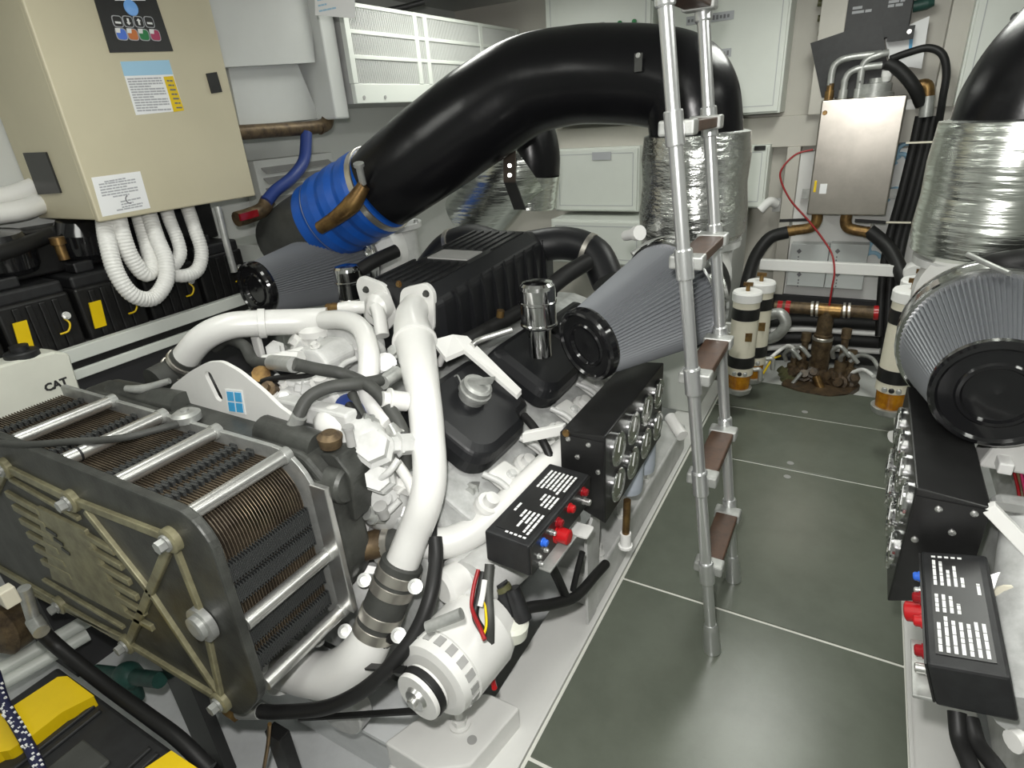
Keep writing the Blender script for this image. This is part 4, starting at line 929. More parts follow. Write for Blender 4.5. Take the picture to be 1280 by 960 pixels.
air_filter(eng2, P(1246, 492, Y=1.76), P(1236, 434, Y=2.10), 0.136, 0.225, 'pleated cone air filter of the right engine', 100, 0.12)
b = V(0.40, 2.42, 1.10)
MB().lathe(b, (0, -1, 0), [(0.10, 0.16), (0.15, 0.12), (0.20, 0.05), (0.20, -0.05), (0.14, -0.10), (0.09, -0.12)], 32).build('turbo_housing', M_bright, eng2)
MB().lathe(V(0.395, 2.5, 1.10), (0, 0, 1), [(0.17, -0.08), (0.17, 0.08), (0.21, 0.09), (0.21, 0.115)], 28).build('turbo_outlet', M_engine, eng2)
MB().tube([P(1210, 318, Y=2.2), P(1235, 330, Y=2.12), P(1262, 342, Y=2.05)], 0.008, 8).build('oil_feed_line', M_alur, eng2)
MB().tube([P(1225, 335, Y=2.25), P(1260, 328, Y=2.2), P(1320, 322, Y=2.2)], 0.035, 14).build('breather_hose', M_rubber, eng2)
# white struts, pipes and lugs under and beside the gauge panel
MB().beam(P(1234, 632, Y=1.46), P(1290, 690, Y=1.40), V(0.012, 0, 0.010), V(0, 0.010, 0)).build('panel_strut', M_bright, eng2, bevel=0.002)
MB().beam(P(1236, 632, Y=1.48), P(1290, 640, Y=1.80), V(0.0, 0.0, 0.012), V(0.012, 0.006, 0)).build('panel_strut', M_bright, eng2, bevel=0.002)
MB().prism(rpoly([(-0.05, -0.12), (0.3, -0.12), (0.3, 0.12), (-0.02, 0.10)], 0.03), P(1262, 740, Y=1.50), (1, 0, 0), (0, 0, 1), (0, 0.3, 0)).build('head_cover', M_block, eng2, bevel=0.02, seg=3)
MB().cyl(P(1262, 745, Y=1.35), P(1262, 745, Y=1.48), 0.05, n=20).build('injector_boss', M_bright, eng2)
MB().lathe(P(1262, 745, Y=1.345), (0, -1, 0), [(0.03, 0), (0.03, 0.006), (0.02, 0.008)], 14).build('boss_cap', M_cream, eng2)
MB().tube([P(1292, 660, Y=1.5), P(1280, 790, Y=1.3), P(1288, 900, Y=1.1)], 0.06, 20).build('coolant_pipe', M_block, eng2)
MB().prism(rpoly([(-0.06, -0.05), (0.3, -0.05), (0.3, 0.05), (-0.03, 0.05)], 0.015), P(1262, 570, Y=1.80), (1, 0, 0), (0, 0, 1), (0, 0.1, 0)).build('head_lug', M_bright, eng2, bevel=0.01)
MB().obox(P(1255, 580, Y=1.78), V(0.016, 0, 0), V(0, 0.03, 0.0), V(0, 0, 0.016)).build('cable_clip', M_white, eng2, bevel=0.004)
for k_, mm in enumerate((M_redd, M_bronze, M_pink)):
    MB().tube([P(1246 + 6 * k_, 545, Y=1.85), P(1262 + 5 * k_, 575, Y=1.82), P(1274 + 4 * k_, 620, Y=1.8), P(1276 + 5 * k_, 680, Y=1.7)], 0.004, 8).build('wire', mm, eng2)
for (x, y) in ((1122, 545), (1278, 925)):
    MB().lathe(P(x, y, Y=2.05 if y < 600 else 1.05), (-0.8, -0.6, 0), [(0.012, -0.04), (0.014, 0.0), (0.020, 0.001), (0.020, 0.02)], 12).build('spigot', M_bright, eng2)
MB().tube([P(1196, 890, Y=1.09), P(1200, 925, Y=1.05), P(1212, 955, Y=1.0), P(1225, 990, Y=0.95)], 0.016, 10).build('loom_conduit', M_rubber, eng2)
MB().tube([P(1212, 898, Y=1.09), P(1222, 930, Y=1.05), P(1245, 960, Y=1.0), P(1270, 1000, Y=0.95)], 0.016, 10).build('loom_conduit', M_rubber, eng2)
MB().prism([(0.55, 0.0), (2.8, 0.0), (2.8, 0.22), (1.1, 0.22), (0.55, 0.05)], (0.56, 0, 0), (0, 1, 0), (0, 0, 1), (0.02, 0, 0)).build('rail_casting', M_engine, eng2, bevel=0.004)

# ------------------------------------------------------------------ beige switch cabinet on the left
CX = -2.60; cy0, cy1, cz0, cz1 = 1.285, 2.02, 1.485, 2.42
cb = thing('climate_control_cabinet', 'beige metal control cabinet with black keypad on the left side', 'cabinet', ((CX - 3.1) / 2, (cy0 + cy1) / 2, cz0))
MB().box((-3.09, cy0, cz0), (CX - 0.035, cy1, cz1)).build('body', M_beige, cb, bevel=0.006)
MB().box((CX - 0.028, cy0 - 0.006, cz0 - 0.006), (CX, cy1 + 0.006, cz1 + 0.006)).build('door', M_beige, cb, bevel=0.006)
MB().box((CX - 0.036, cy0 + 0.008, cz0 + 0.008), (CX - 0.027, cy1 - 0.008, cz1 - 0.008)).build('door_seal', M_olive, cb)
def fp(x, y, d=0.0): return P(x, y, X=CX + d)
def face(name, pts, m, par, d=0.002, off=0.0, bevel=0):
    ps = [fp(x, y) for x, y in pts]
    return MB().loft([[p + V(off, 0, 0) for p in ps], [p + V(off + d, 0, 0) for p in ps]]).build(name, m, par, bevel=bevel)
kp = face('keypad', [(115, -8), (192, -8), (216, 64), (137, 66)], M_satin, cb, 0.004)
face('keypad_screen', [(140, -8), (180, -8), (181, 1), (143, 1)], M_paper, kp, 0.001, 0.004)
c_ = fp(163, 10); MB().lathe(c_ + V(0.004, 0, 0), (1, 0, 0), [(0.028, 0), (0.026, 0.004), (0.0001, 0.006)], 24).build('blue_lamp', M_sky, kp)
yv = V(0, 1, 0); zv = V(0, 0, 1)
sy = (fp(196, 27) - fp(145, 27)).y / 3.75; y_0 = fp(145, 27).y
for i, mm in enumerate((M_bluebtn, M_orange, M_green, M_pink)):
    a = fp(146 + i * 13.2, 27 + i * 0.3); b_ = fp(151 + i * 14.0, 43 + i * 0.4)
    k1 = MB().prism(rect(0.040, 0.040, 0.012), a + V(0.004, 0, 0), yv, zv, (0.002, 0, 0)).build('key', M_inkl, kp)
    MB().prism(rect(0.034, 0.034, 0.010), a + V(0.006, 0, 0), yv, zv, (0.0006, 0, 0)).build('key_face', M_satin, k1)
    if i in (1, 2): MB().prism([(-0.004, -0.011), (0.004, -0.011), (0.004, 0.003), (0.009, 0.003), (0, 0.012), (-0.009, 0.003), (-0.004, 0.003)], a + V(0.0066, 0, 0), yv, zv * (1 if i == 2 else -1), (0.0005, 0, 0)).build('arrow', M_print, k1)
    else: MB().prism(rect(0.022, 0.007), a + V(0.0066, 0, -0.004), yv, zv, (0.0005, 0, 0)).build('key_word', M_print, k1)
    k2 = MB().prism(rect(0.044, 0.042, 0.014), b_ + V(0.004, 0, 0), yv, zv, (0.002, 0, 0)).build('key', M_inkl, kp)
    MB().prism(rect(0.038, 0.036, 0.012), b_ + V(0.006, 0, 0), yv, zv, (0.0006, 0, 0)).build('key_face', mm, k2)
    MB().prism([(-0.02, 0.02), (0.0, 0.02), (-0.004, 0.004), (-0.02, 0.004)], b_ + V(0.0066, 0, 0), yv, zv, (0.0005, 0, 0)).build('key_word', M_print, k2)
lb = face('instruction_label', [(150, 77), (211, 75), (230, 138), (170, 144)], M_paper, cb, 0.001)
face('label_heading', [(150, 77), (211, 75), (216, 93), (155, 95)], M_lblue, lb, 0.0006, 0.001)
face('label_warning', [(204, 96), (216, 95), (230, 138), (217, 140)], M_yellow, lb, 0.0006, 0.001)
rnd = random.Random(2); tx = MB(); o_ = fp(158, 98); uy = V(0, 1, 0)
for i in range(13):
    a = fp(157.5 + i * 1.05, 99 + i * 3.3); b_ = fp(201 + i * 1.05, 97.5 + i * 3.25)
    ln = (b_ - a).length
    lines(tx, a + V(0.0012, 0, 0), (b_ - a).normalized(), zv, [(0.004, ln * (1 if i % 4 != 3 else 0.62), 0)], 0.0055, V(0.0003, 0, 0), rnd)
tx.build('label_print', M_inkl, lb); tx = MB()
for i in range(7):
    a = fp(207 + i * 2.0, 101 + i * 5.6); lines(tx, a + V(0.002, 0, 0), uy, zv, [(0.004, 0.03, 0)], 0.006, V(0.0003, 0, 0), rnd)
tx.build('warning_print', M_ink, lb)
lb2 = face('rating_label', [(114, 222), (175, 214), (188, 260), (128, 271)], M_paper, cb, 0.001)
tx = MB()
for i in range(12):
    f_ = i / 11
    a = fp(119 + 11 * f_ + (8 if i in (0, 7, 8, 9, 10) else 0), 228 + 38 * f_); b_ = fp(170 + 11 * f_, 220.5 + 36 * f_)
    ln = (b_ - a).length
    if i in (7,): continue
    lines(tx, a + V(0.0012, 0, 0), (b_ - a).normalized(), zv, [(0.01 if i < 6 else 0.05, ln * (0.95 if i % 3 else 0.7), 0)], 0.0055, V(0.0003, 0, 0), rnd)
ar = []
for i in range(9):
    an = math.radians(110 + 20 * i); ar.append(fp(162, 249) + V(0.0012, 0.016 * math.cos(an), 0.016 * math.sin(an)))
tx.build('label_print', M_inkl, lb2)
MB().tube(ar, 0.0022, 6, 1).build('label_mark', M_ink, lb2)
face('door_latch', [(257, 92), (270, 90), (277, 115), (264, 117)], M_satin, cb, 0.006, 0, 0.002)
# recessed hand hold on the near side
ps = [P(31, 191, Y=cy0), P(59, 190, Y=cy0), P(78, 241, Y=cy0), P(50, 243, Y=cy0)]
MB().loft([[p + V(0, -0.008, 0) for p in ps], [p for p in ps]]).build('side_grip', M_satin, cb, bevel=0.003)
# white corrugated conduits looping below the cabinet
def conduit(pts, r, label):
    return tag(MB().tube([P(x, y, X=xx) for x, y, xx in pts], r, 12, 8, rib=(0.013, r * 0.055)).build('corrugated_conduit', M_corr), label, 'conduit', 'white conduits under the beige cabinet')
conduit([(130, 268, -2.72), (134, 300, -2.66), (145, 340, -2.62), (165, 368, -2.60), (190, 373, -2.60), (207, 352, -2.60), (207, 325, -2.62), (196, 298, -2.66), (184, 262, -2.72)], 0.034, 'widest looping white corrugated conduit hanging lowest under the beige cabinet')
conduit([(146, 266, -2.68), (152, 290, -2.66), (163, 320, -2.65), (180, 342, -2.65), (190, 335, -2.66), (186, 312, -2.69), (172, 262, -2.76)], 0.034, 'white corrugated conduit nested inside the lowest loop under the beige cabinet')
conduit([(205, 252, -2.74), (212, 275, -2.70), (222, 300, -2.68), (225, 318, -2.67), (215, 332, -2.67), (203, 322, -2.70), (196, 300, -2.76)], 0.029, 'short white corrugated conduit hooking left below the middle of the beige cabinet')
conduit([(232, 252, -2.74), (243, 285, -2.68), (252, 315, -2.66), (246, 338, -2.66), (226, 345, -2.66), (208, 338, -2.70)], 0.031, 'rightmost white corrugated conduit loop under the beige cabinet')
def pipe_thing(name, pts, r, m, label, cat, plane='Y', n=14, group=None, rib=None):
    ps = [P(p[0], p[1], **{plane: p[2]}) for p in pts]
    return tag(MB().tube(ps, r, n, 8, rib=rib).build(name, m), label, cat, group)
pipe_thing('white_hose', [(-30, 270, -3.0), (0, 267, -3.0), (30, 262, -3.0), (62, 250, -3.04)], 0.040, M_corr, 'fat white hose at the left edge behind the beige cabinet, lower of two', 'hose', 'X')
pipe_thing('white_hose', [(-30, 250, -3.04), (0, 246, -3.04), (30, 238, -3.04), (60, 225, -3.05)], 0.035, M_corr, 'fat white hose at the left edge behind the beige cabinet, upper of two', 'hose', 'X')

# ------------------------------------------------------------------ battery bank below the cabinet
for i, (ya, yb) in enumerate(((0.62, 0.88), (0.90, 1.16), (1.18, 1.44), (1.46, 1.72), (1.74, 2.0))):
    lbl = ['black battery at the left edge nearest the white bottle', 'black battery behind the white bottle', 'black battery with a yellow tag, left of the white conduits', 'black battery straight below the looping white conduits', 'black battery right of the white conduits near the air filter'][i]
    t = thing('battery', lbl, 'battery', (-2.90, (ya + yb) / 2, 0.99), 'batteries along the left side')
    MB().box((-3.06, ya, 0.99), (-2.78, yb, 1.22)).build('case', M_satin, t, bevel=0.012, seg=3)
    MB().box((-3.05, ya + 0.006, 1.215), (-2.79, yb - 0.006, 1.27)).build('lid', M_black, t, bevel=0.012, seg=3)
    for k in range(4):
        yy = ya + 0.06 + k * (yb - ya - 0.12) / 3
        MB().box((-2.785, yy - 0.012, 1.0), (-2.768, yy + 0.012, 1.205)).build('case_rib', M_satin, t, bevel=0.004)
    MB().box((-2.90, ya + 0.05, 1.27), (-2.82, ya + 0.13, 1.315)).build('terminal_cover', M_black, t, bevel=0.008)
    MB().tube([(-2.775, ya + 0.20, 1.13), (-2.76, ya + 0.215, 1.10), (-2.76, ya + 0.20, 1.07), (-2.765, ya + 0.17, 1.065)], 0.004, 8).build('yellow_lead', M_yellow, t)
    MB().hexbolt((-2.765, ya + 0.215, 1.13), (1, 0, 0.3), 0.012, 0.016).build('terminal_nut', M_alu, t)
    pq = {0: None, 1: (8, 434), 2: (110, 391)}.get(i)
    if i in (1, 2): MB().obox((-2.766, ya + 0.05, 1.10), (0.003, 0, 0), (0, 0.024, 0), (0, 0.006, 0.055)).build('yellow_tag', M_yellow, t)
# dark machine and hoses above the batteries
dm = thing('compressor_unit', 'dark machinery with round housings behind the batteries under the beige cabinet', 'machine', (-2.9, 1.1, 1.27))
MB().box((-3.09, 0.62, 1.275), (-2.93, 2.0, 1.46)).build('frame', M_satin, dm, bevel=0.01)
for y in (0.8, 1.05, 1.35, 1.65): MB().lathe((-2.93, y, 1.325), (0.15, 0, 1), [(0.10, 0), (0.11, 0.02), (0.11, 0.10), (0.08, 0.15), (0.02, 0.16)], 20).build('housing', M_gloss, dm)
MB().tube([(-2.84, 0.6, 1.42), (-2.80, 0.8, 1.40), (-2.80, 1.0, 1.41), (-2.9, 1.22, 1.43)], 0.03, 10).build('suction_hose', M_rubber, dm)
MB().lathe((-2.80, 1.20, 1.40), (0, 0, 1), [(0.02, -0.06), (0.02, 0.0), (0.028, 0.002), (0.028, 0.03)], 10).build('brass_fitting', M_brass, dm)
# shelf rail in white with dark slot
sh = thing('battery_shelf', 'white shelf rail with a dark slot carrying the batteries', 'shelf', (-2.6, 1.2, 0.95))
MB().box((-3.09, 0.62, 0.955), (-2.74, 2.02, 0.985)).build('deck', M_grey, sh)
MB().box((-2.74, 0.62, 0.955), (-2.70, 2.02, 1.012)).build('front_rail', M_cab, sh, bevel=0.004)
MB().box((-2.72, 0.62, 0.925), (-2.705, 2.02, 0.955)).build('slot_strip', M_satin, sh)
MB().box((-2.74, 0.62, 0.885), (-2.69, 2.02, 0.925)).build('lower_rail', M_cab, sh, bevel=0.004)
MB().box((-3.09, 0.62, ZB), (-2.76, 2.02, 0.885)).build('void_shade_panel', M_dark, sh)  # solid panel coloured near-black in place of the shaded void
# milky coolant bottle with black cap
bo = thing('coolant_bottle', 'milky plastic coolant bottle with black cap above the heat exchanger', 'bottle', P(40, 510, X=-2.6))
def bp_(x, y): return P(x, y, X=-2.55)
bl_ = [bp_(-40, 470), bp_(28, 450), bp_(70, 440), bp_(88, 442), bp_(94, 462), bp_(104, 492), bp_(60, 505), bp_(-40, 545)]
cen = sum(bl_, V(0, 0, 0)) / len(bl_)
secs = []
for (dx, s) in ((0.0, 0.93), (-0.015, 1.0), (-0.11, 1.0), (-0.125, 0.93)): secs.append([cen + (p - cen) * s + V(dx, 0, 0) for p in bl_])
MB().loft(secs).build('body', M_milk, bo, bevel=0.012, seg=3)
MB().lathe(bp_(40, 452) + V(-0.06, 0, -0.015), (0, 0, 1), [(0.055, -0.01), (0.055, 0.045), (0.05, 0.05), (0.03, 0.052), (0.03, 0.07)], 24).build('cap', M_black, bo)
MB().box((-2.66, 0.72, 0.76), (-2.56, 1.02, 0.79)).build('cradle', M_satin, bo)
def text(body, o, u, v, size, m, parent, name, thick=0.0006, bold=0.0):
    cu = bpy.data.curves.new('txt', 'FONT'); cu.body = body; cu.size = 1.0; cu.align_x = 'CENTER'; cu.align_y = 'CENTER'; cu.offset = bold; cu.resolution_u = 2
    to = bpy.data.objects.new('txt', cu); col.objects.link(to)
    me = bpy.data.meshes.new_from_object(to); bpy.data.objects.remove(to)
    u = Vector(u).normalized(); v = Vector(v).normalized(); n_ = u.cross(v)
    mb = MB(); mb.add([Vector(o) + u * (p.co.x * size) + v * (p.co.y * size) + n_ * thick for p in me.vertices], [list(f.vertices) for f in me.polygons])
    bpy.data.meshes.remove(me)
    return mb.build(name, m, parent)
text('CAT', bp_(70, 481) + V(0.001, 0, 0), (0, 1, 0), (0, 0, 1), 0.040, mat('black_ink', (0.03, 0.03, 0.03), 0.5), bo, 'lettering', bold=0.05)

# ------------------------------------------------------------------ left side further aft
wt = thing('moulded_tank', 'white moulded tank with stepped underside right of the beige cabinet', 'tank', (-2.85, 2.5, 1.7))
def tp(x, y, X=-2.62): return P(x, y, X=X)
t1 = [tp(255, -20), tp(385, -20), tp(394, 78), tp(280, 84)]
MB().loft([[p for p in t1], [V(-3.08, p.y, p.z) for p in t1]]).build('upper_body', M_wall, wt, bevel=0.02, seg=3)
t2 = [P(285, 84, X=-2.70), P(372, 80, X=-2.70), P(400, 148, X=-2.70), P(300, 158, X=-2.70)]
MB().loft([[p for p in t2], [V(-3.08, p.y, p.z) for p in t2]]).build('lower_body', M_wall, wt, bevel=0.03, seg=3)
sc_ = thing('service_pipe', 'bronze pipe with elbow along the left side above the blue hose', 'pipe', P(350, 162, X=-2.66))
MB().tube([P(295, 166, X=-2.66), P(340, 163, X=-2.66), P(385, 160, X=-2.66), P(403, 158, X=-2.66)], 0.034, 14).build('run', M_bronze, sc_)
MB().tube([P(398, 160, X=-2.66), P(408, 154, X=-2.66), P(409, 142, X=-2.66)], 0.036, 14).build('elbow', M_bronze, sc_)
MB().lathe(P(409, 138, X=-2.66), (0, 0, 1), [(0.025, -0.03), (0.025, 0.03)], 12).build('tail', M_white, sc_)
pipe_thing('blue_hose', [(383, 166, -2.64), (380, 200, -2.62), (365, 222, -2.60), (345, 238, -2.60), (333, 252, -2.60)], 0.030, M_blued, 'dark blue hose dropping from the bronze pipe left of the exhaust', 'hose', 'X')
va = thing('shutoff_valve', 'red-handled bronze valve at the foot of the dark blue hose', 'valve', P(318, 268, X=-2.62))
MB().tube([P(335, 250, X=-2.62), P(328, 262, X=-2.62), P(310, 270, X=-2.62), P(296, 274, X=-2.62)], 0.036, 14).build('body', M_bronze, va)
MB().beam(P(300, 272, X=-2.57), P(322, 266, X=-2.57), V(0.006, 0, 0), V(0, 0, 0.016)).build('handle', M_redd, va)
# grey louvred vent low on the side
lv = thing('louvre_vent', 'small grey louvred vent behind the beige cabinet above the valve', 'vent', P(315, 200, X=-2.95))
MB().box((-3.09, 2.35, 1.25), (-2.97, 2.95, 1.62)).build('frame', M_wall, lv, bevel=0.005)
for i in range(6):
    z = 1.29 + i * 0.055
    MB().obox((-2.955, 2.65, z), (0.022, 0, -0.016), (0, 0.26, 0), (0.002, 0, 0.003)).build('slat', M_grey, lv)
bx_ = thing('side_locker', 'white painted locker panel behind the far air filter', 'locker', (-2.9, 2.4, 0.6))
MB().box((-3.09, 2.08, ZB), (-2.72, 2.9, 1.22)).build('carcass', M_cab, bx_, bevel=0.01)
MB().box((-2.722, 2.12, 0.5), (-2.705, 2.86, 1.18)).build('panel', M_cab, bx_, bevel=0.004)
for (y, z) in ((2.16, 1.12), (2.80, 1.12)): MB().lathe((-2.705, y, z), (1, 0, 0), [(0.018, 0), (0.016, 0.006), (0.0001, 0.008)], 14).build('screw', M_alur, bx_)
pipe_thing('steel_tube', [(272, 258, -2.60), (282, 300, -2.60), (293, 340, -2.60)], 0.016, M_alur, 'thin grey steel tube standing between the conduits and the far air filter', 'tube', 'X')
# ---- louvred air handler boxes on the left side
ah = thing('air_vent_unit', 'white louvred air intake unit on the left side behind the exhaust elbow', 'vent', (-2.6, 3.7, 1.85))
ax_ = -2.5
MB().box((-3.09, 2.74, 1.87), (ax_ - 0.03, 4.66, 2.36)).build('carcass', M_grey, ah, bevel=0.004)
MB().box((ax_ - 0.03, 2.74, 1.87), (ax_, 4.66, 1.97)).build('bottom_rail', M_cab, ah, bevel=0.004)
for z in (2.10, 2.22, 2.345): MB().box((ax_ - 0.03, 2.74, z - 0.010), (ax_, 4.66, z + 0.010)).build('rail', M_cab, ah, bevel=0.002)
for y in (2.755, 3.35, 3.45, 4.10, 4.645): MB().box((ax_ - 0.03, y - 0.02, 1.97), (ax_ + 0.002, y + 0.02, 2.355)).build('stile', M_cab, ah, bevel=0.002)
gr = MB()
for k in range(150):
    y = 2.78 + k * 0.0124
    gr.obox((ax_ - 0.014, y, 2.16), (0.008, 0.0, 0), (0, 0.0028, 0), (0, 0, 0.19))
gr.build('grille_bars', M_wall, ah, kind='stuff')
for y in (2.80, 2.98, 3.9): MB().lathe((ax_, y, 1.90), (1, 0, 0), [(0.010, 0), (0.010, 0.004)], 10).build('screw', M_grey, ah)
vb = thing('white_duct', 'plain white duct column between the moulded tank and the louvred unit', 'duct', (-2.8, 2.55, 1.85))
MB().box((-3.05, 2.62, 1.80), (-2.56, 2.73, 2.5)).build('column', M_wall, vb, bevel=0.01)
tg = thing('paper_note', 'white paper note with faint blue writing hanging at the top of the picture', 'paper', P(418, 10, Y=2.25))
ps = [P(393, -12, Y=2.25), P(443, -12, Y=2.25), P(444, 23, Y=2.25), P(394, 19, Y=2.25)]
MB().loft([ps, [p + V(0, 0.001, 0) for p in ps]]).build('sheet', M_paper, tg)
tx = MB(); lines(tx, P(399, 14, Y=2.2495), V(1, 0, 0), V(0, 0, 1), [(0, 0.10, 0), (0, 0.05, 0.02), (0.0, 0.08, 0.04)], 0.006, V(0, -0.0003, 0), rnd); tx.build('writing', M_lblue, tg)
pipe_thing('overhead_pipe', [(445, 12, 3.2), (470, 14, 3.3), (500, 10, 3.4), (530, 2, 3.5)], 0.016, M_rubber, 'thin dark cable pipe under the ceiling beside the paper note', 'pipe', 'Y')
# ------------------------------------------------------------------ rear bulkhead
def quad_box(name, pts, Y_, d, m, par, bevel=0.0):
    """panel with corners seen at pts, its face on the plane Y=Y_, d thick"""
    ps = [P(x, y, Y=Y_) for x, y in pts]
    xa = (ps[0].x + ps[3].x) / 2; xb = (ps[1].x + ps[2].x) / 2; za = (ps[2].z + ps[3].z) / 2; zb = (ps[0].z + ps[1].z) / 2
    o = MB().box((xa, Y_, za), (xb, Y_ + d, zb)).build(name, m, par, bevel=bevel)
    return o, xa, xb, za, zb
def cabinet(name, pts, Y_, label, cat='cabinet'):
    ps = [P(x, y, Y=Y_) for x, y in pts]
    t = thing(name, label, cat, ((ps[0].x + ps[1].x) / 2, YB - 0.1, ps[2].z))
    o, xa, xb, za, zb = quad_box('carcass', pts, Y_ + 0.02, YB - Y_ - 0.03, M_cab, t, 0.004)
    MB().box((xa + 0.012, Y_, za + 0.012), (xb - 0.012, Y_ + 0.02, zb - 0.012)).build('door', M_cab, t, bevel=0.003)
    mb = MB(); i_ = 0.045
    for a, b in (((xa + i_, za + i_), (xb - i_, za + i_ + 0.004)), ((xa + i_, zb - i_), (xb - i_, zb - i_ + 0.004)), ((xa + i_, za + i_), (xa + i_ + 0.004, zb - i_)), ((xb - i_, za + i_), (xb - i_ + 0.004, zb - i_))):
        mb.box((a[0], Y_ - 0.002, a[1]), (b[0], Y_ + 0.001, b[1]))
    mb.build('door_seam', M_inkl, t)
    return t
rnd = random.Random(4)
e1 = cabinet('electrical_cabinet', [(677, -20), (815, -20), (815, 150), (690, 150)], 4.45, 'white electrical cabinet with green knobs left of the ladder top')
for (x, y) in ((775, 29), (793, 27)): MB().lathe(P(x, y, Y=4.448), (0, -1, 0), [(0.016, 0), (0.014, 0.015), (0.0001, 0.018)], 14).build('knob', M_green, e1)
MB().obox(P(745, 33, Y=4.445), (0.06, 0, 0), (0, 0.004, 0), (0, 0, 0.02)).build('name_plate', M_grey, e1)
e2 = cabinet('electrical_cabinet', [(826, -20), (985, -30), (982, 142), (838, 148)], 4.42, 'white electrical cabinet with two printed strips right of the ladder top')
for (x0_, x1_, y) in ((858, 917, 26), (893, 914, 67)):
    a = P(x0_, y + 2, Y=4.418); b = P(x1_, y - 2, Y=4.418)
    lp = MB().box((a.x, 4.414, a.z - 0.018), (b.x, 4.419, a.z + 0.030)).build('label_strip', M_inkl, e2)
    tx = MB(); x = a.x + 0.01
    while x < b.x - 0.02:
        h = rnd.uniform(0.006, 0.013); tx.box((x, 4.4125, a.z + 0.004 - h), (x + 0.013, 4.414, a.z + 0.006 + h)); x += 0.022
    tx.build('label_print', M_ink, lp)
e3 = cabinet('electrical_cabinet', [(1212, -20), (1330, -20), (1330, 125), (1205, 130)], 4.45, 'white cabinet with a dark knob above the right exhaust elbow')
MB().lathe(P(1270, 22, Y=4.448), (0, -1, 0), [(0.025, 0), (0.02, 0.02), (0.0001, 0.024)], 14).build('knob', M_satin, e3)
e4 = cabinet('bulkhead_locker', [(698, 186), (800, 183), (798, 262), (690, 266)], 4.5, 'low white locker with a small grey label left of the foil-wrapped riser')
MB().obox(P(752, 195, Y=4.495), (0.075, 0, 0), (0, 0.004, 0), (0, 0, 0.028)).build('label', M_inkl, e4)
e5 = cabinet('bulkhead_locker', [(690, 276), (802, 274), (806, 330), (690, 330)], 4.3, 'white step locker behind the intake elbow')
e6 = cabinet('bulkhead_locker', [(925, 182), (963, 181), (955, 258), (915, 262)], 4.5, 'narrow white locker with small dark label right of the ladder')
MB().obox(P(950, 185, Y=4.495), (0.035, 0, 0), (0, 0.004, 0), (0, 0, 0.014)).build('label', M_satin, e6)
e7 = thing('stepped_locker', 'white stepped box on the left of the rear bulkhead beside the fuel filters', 'locker', (-0.85, 4.2, 0))
MB().prism([(3.35, 0.0), (4.68, 0.0), (4.68, 1.15), (4.25, 1.15), (3.75, 0.62), (3.35, 0.62)], (-1.10, 0, 0), (0, 1, 0), (0, 0, 1), (0.40, 0, 0)).build('carcass', M_cab, e7, bevel=0.008)
MB().prism([(3.70, 0.08), (4.60, 0.08), (4.60, 1.0), (4.28, 1.0), (3.84, 0.54), (3.70, 0.54)], (-0.70, 0, 0), (0, 1, 0), (0, 0, 1), (0.008, 0, 0)).build('side_panel', M_wall, e7, bevel=0.003)
br_ = thing('pipe_bracket', 'small white bracket on the post left of the stainless tank', 'bracket', P(960, 260, Y=4.55))
MB().tube([P(950, 263, Y=4.5), P(962, 252, Y=4.52), P(970, 255, Y=4.56)], 0.03, 10).build('clip', M_white, br_)
MB().obox(P(971, 256, Y=4.565), (0.025, 0, 0), (0, 0.012, 0), (0, 0, 0.045)).build('plate', M_grey, br_)

# ---- stainless tank
stn = thing('stainless_tank', 'square stainless steel tank hung on the rear bulkhead', 'tank', P(1062, 268, Y=4.4))
ps = [P(1023, 125, Y=4.38), P(1135, 119, Y=4.38), P(1106, 270, Y=4.38), P(1012, 268, Y=4.38)]
pr = [(p.x, p.z) for p in ps]
zt = (ps[0].z + ps[1].z) / 2; zb_ = (ps[2].z + ps[3].z) / 2; xa = (ps[0].x + ps[3].x) / 2; xb = (ps[1].x + ps[2].x) / 2
MB().box((xa, 4.38, zb_), (xb, 4.62, zt)).build('body', M_steel, stn, bevel=0.008, seg=3)
for z in (zb_ + 0.10, zt - 0.06): MB().box((xa - 0.06, 4.60, z - 0.03), (xb + 0.06, 4.615, z + 0.03)).build('mounting_strap', M_alur, stn)
MB().obox(P(1029, 236, Y=4.377), (0.02, 0, 0), (0, 0.002, 0), (0, 0, 0.03)).build('white_sticker', M_paper, stn)
MB().obox(P(1019, 233, Y=4.377), (0.007, 0, 0), (0, 0.004, 0), (0, 0, 0.035)).build('yellow_tag', M_yellow, stn)
MB().lathe(P(1031, 141, Y=4.379), (0, -1, 0), [(0.014, 0), (0.012, 0.004)], 12).build('rusty_rivet', M_brass, stn)
for i, (xp, yp) in enumerate(((1036, 113), (1053, 113), (1072, 110))):
    b0 = P(xp, 122, Y=4.46); r = 0.020
    MB().lathe(V(b0.x, 4.46, zt), (0, 0, 1), [(0.026, 0), (0.026, 0.05), (0.02, 0.052), (0.02, 0.09)], 12).build('fitting', M_brass if i == 0 else M_alur, stn)
    top = 0.16 + 0.01 * (i != 1) * 4 - (0.02 if i == 1 else 0)
    MB().tube([V(b0.x, 4.46, zt + 0.08), V(b0.x, 4.46, zt + top - 0.04), V(b0.x + 0.02, 4.46, zt + top), V(b0.x + 0.08, 4.46, zt + top + 0.02), V(b0.x + 0.24 - 0.06 * i, 4.47, zt + top + 0.025)], r, 12).build('bent_tube', M_alur, stn)
lidc = P(1093, 116, Y=4.5)
MB().lathe(V(lidc.x, 4.5, zt), (0, 0, 1), [(0.10, 0), (0.10, 0.02), (0.085, 0.022), (0.085, 0.07), (0.04, 0.075), (0.04, 0.10)], 24).build('lid', M_alur, stn)
